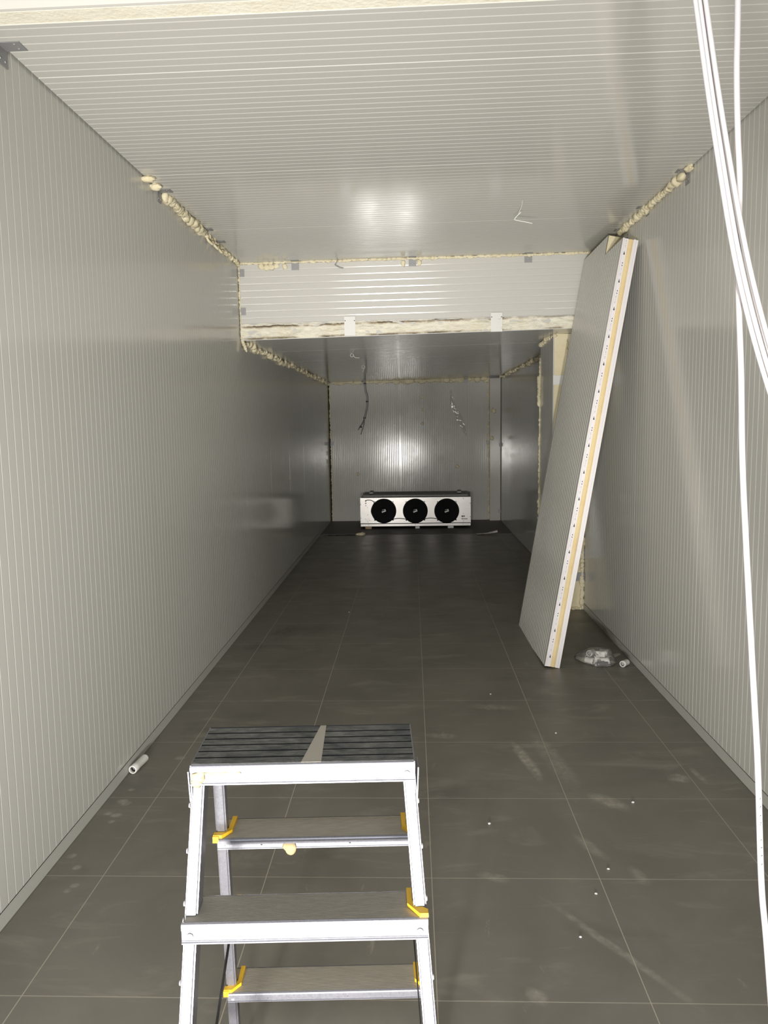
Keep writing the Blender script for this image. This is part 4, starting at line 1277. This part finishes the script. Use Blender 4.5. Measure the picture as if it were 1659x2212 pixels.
def cap(parent, side, front, t, v_near, v_far, name='end_cap'):
    """yellow plastic shoe wrapping the leg at a tread end"""
    z = H - t
    x = lw(side, t)
    xi = x - side * (LW + 0.002)
    m_ = MB()
    if front:
        pts = [(xi - side * 0.001, v_far), (xi - side * 0.010, v_far), (xi - side * 0.010, v_near + 0.034), (x - side * 0.014, v_near + 0.004), (x + side * 0.001, v_near + 0.004), (x + side * 0.001, v_near + 0.016), (x - side * 0.012, v_near + 0.026), (xi - side * 0.001, v_near + 0.040)]
    else:
        pts = [(xi - side * 0.001, v_far), (xi - side * 0.011, v_far), (xi - side * 0.010, v_near + 0.026), (x - side * 0.016, v_near + 0.002), (x + side * 0.002, v_near + 0.002), (x + side * 0.002, v_near + 0.014), (x - side * 0.010, v_near + 0.017), (xi - side * 0.001, v_near + 0.032)]
    ar = sum(pts[i][0] * pts[(i + 1) % len(pts)][1] - pts[(i + 1) % len(pts)][0] * pts[i][1] for i in range(len(pts)))
    if ar < 0: pts = pts[::-1]
    m_.ngon_prism([(a, b, z - 0.004) for a, b in pts], (0, 0, 0.0075))
    m_.box((min(x + side * 0.0025, x - side * 0.010), v_near - 0.001, z - 0.012), (max(x + side * 0.0025, x - side * 0.010), v_near + 0.006, z + 0.002)) if not front else None
    return m_.build(name, M['yellow'], parent)

# platform
pf = tread(-DV + 0.002, DV, 0.0, lw(-1, 0) + 0.002, lw(1, 0) - 0.002, 6, M['rubber'], 'platform')
lip(pf, -DV, 0.0005, lw(-1, 0.0), lw(1, 0.0), 0.0365)
lip(pf, DV, 0.0005, lw(-1, 0.0), lw(1, 0.0), 0.030, sgn=1, name='rear_lip')
for s in (-1, 1):     # side plates of the platform
    m_ = MB(); m_.box((min(s * A, s * (A - 0.002)), -DV + 0.001, H - 0.060), (max(s * A, s * (A - 0.002)), DV - 0.001, H - 0.001)); m_.build('side_plate', M['alu'], pf)
m_ = MB()
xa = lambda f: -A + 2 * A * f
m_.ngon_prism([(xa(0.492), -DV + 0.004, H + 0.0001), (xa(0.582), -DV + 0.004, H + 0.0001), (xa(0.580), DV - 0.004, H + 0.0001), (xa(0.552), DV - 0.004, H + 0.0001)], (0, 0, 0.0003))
m_.build('pale_strip', M['strip_tone'], pf)  # pale strip on the platform top, tapering towards the rear
m_ = MB()
for k, (x, z, sx, sz) in enumerate(((-A + 0.016, H - 0.022, 0.014, 0.010), (-A + 0.011, H - 0.034, 0.009, 0.007), (-A + 0.045, H - 0.0155, 0.022, 0.0035), (-A + 0.075, H - 0.015, 0.016, 0.003))):
    m_.blob((x, -DV - 0.0010, z), 1.0, 2, 0.35, 1.6, k * 2.0, (sx, 0.0012, sz))
m_.build('dried_foam_smear', M['foam_old'], pf, smooth=True)

TF = (0.2549, 0.478, 0.700)
TR = (0.2567, 0.478, 0.699)
for k, t in enumerate(TF):
    xl_, xr_ = lw(-1, t), lw(1, t)
    v0 = fv(t) - 0.001
    tr = tread(v0 + 0.003, v0 + 0.082, t, xl_ + 0.004, xr_ - 0.004, 22, M['tread'], 'tread')
    lip(tr, v0, t - 0.0003, xl_, xr_, 0.0375)
    lip(tr, v0 + 0.084, t + 0.0003, xl_ + LW, xr_ - LW, 0.02, sgn=1, name='inner_lip', rivets=False)
    cap(tr, 1, True, t - 0.004, v0, v0 + 0.080)
for k, t in enumerate(TR):
    xl_, xr_ = lw(-1, t) + 0.003, lw(1, t) - 0.003
    v0 = rv(t) - 0.0334 - 0.002
    tr = tread(v0 + 0.002, v0 + 0.086, t, xl_ + 0.008, xr_ - 0.008, 22, M['tread'], 'tread')
    lip(tr, v0, t, xl_ + 0.006, xr_ - 0.006, 0.0115, 0.8, name='inner_lip', rivets=False)
    m_ = MB(); m_.box((xl_ + 0.003, v0 + 0.006, H - t - 0.0245), (xr_ - 0.003, v0 + 0.009, H - t - 0.0100)); m_.box((xl_ + 0.003, v0 + 0.004, H - t - 0.0255), (xr_ - 0.003, v0 + 0.009, H - t - 0.0235))
    fl = m_.build('lower_flange', M['alu'], tr)
    for x in (xl_ + 0.015, xr_ - 0.015):
        r = MB(); r.lathe((x, v0 + 0.006, H - t - 0.018), (0, -1, 0), [(0.0045, 0), (0.004, 0.0018), (0, 0.002)], 14); r.build('rivet', M['galv'], fl)
    for x in (xl_ + 0.095, xl_ + 0.28):
        r = MB(); r.lathe((x, v0 + 0.0058, H - t - 0.0165), (0, -1, 0), [(0.0020, 0), (0.0, 0.0004)], 8); r.build('hole', M['black'], fl)
    lip(tr, v0 + 0.088, t, xl_, xr_, 0.035, sgn=1, name='outer_lip')
    for s in (-1, 1):
        cap(tr, s, False, t - 0.004, v0, v0 + 0.082)
    if k == 0:      # dried foam tongue under the tread edge
        m_ = MB(); m_.blob((-0.052, v0 + 0.003, H - t - 0.0215), 1.0, 3, 0.2, 1.2, 4, (0.014, 0.004, 0.017)); m_.build('dried_foam_drop', M['foam_old'], tr, smooth=True)
# spreader straps
for s in (-1, 1):
    t0, t1 = 0.475, 0.735
    a = V((lw(s, t0) - s * (LW + 0.006), rv(t0) - 0.030, H - t0))
    b = V((lw(s, t1) - s * (LW + 0.006), fv(t1) + 0.030, H - t1))
    d = (b - a).normalized()
    side = V((1, 0, 0)); wdir = d.cross(side).normalized()
    m_ = MB()
    m_.obox((a + b) / 2, d * (b - a).length / 2, side * 0.0010, wdir * 0.009)
    st = m_.build('spreader_strap', M['black'], la)
    m_ = MB(); m_.obox(a - d * 0.004, d * 0.016, side * 0.003, wdir * 0.011); m_.lathe(a - side * 0.004 * s, side * -s, [(0.006, -0.004), (0.006, 0.006), (0, 0.007)], 12); m_.build('strap_anchor', M['black'], st)
    m_ = MB(); m_.obox(b + d * 0.004, d * 0.012, side * 0.002, wdir * 0.011); m_.build('strap_anchor', M['black'], st)
# hinge plates and rivets on the outside of the legs
for s in (-1, 1):
    m_ = MB()
    x = lw(s, 0.05)
    m_.obox((x + s * 0.0012, fv(0.03) + 0.034, H - 0.052), (0.0010, 0, 0), (0, 0.022, 0), (s * 0.0015, 0, 0.038))
    hp = m_.build('hinge_plate', M['alu'], la)
    for t in (0.075, 0.150, 0.235, 0.262, 0.36, 0.50):
        r = MB(); r.lathe((lw(s, t) - s * 0.0005, fv(t) + 0.022, H - t), (s, 0, 0), [(0.005, 0), (0.0045, 0.002), (0, 0.0028)], 12); r.build('rivet', M['galv'], hp)

# ================================================================== small debris on the floor
def chip(label, x, y, s, seed, name='plaster_crumb'):
    m_ = MB(); m_.blob((x, y, s * 0.55), s, 1, 0.5, 1.7, seed, (1.2, 1.0, 0.6))
    tag(m_.build(name, M['film_white']), label, 'crumb', 'white crumbs on the floor tiles')
for k, (x, y) in enumerate(((0.459, 4.544), (-0.558, 6.603), (0.93, 3.20), (0.62, 2.55), (0.74, 3.95), (0.30, 3.02), (0.52, 2.32), (0.70, 2.70))):
    chip('tiny white crumb lying on the floor tiles', x, y, 0.0045 + 0.001 * (k % 3), k)
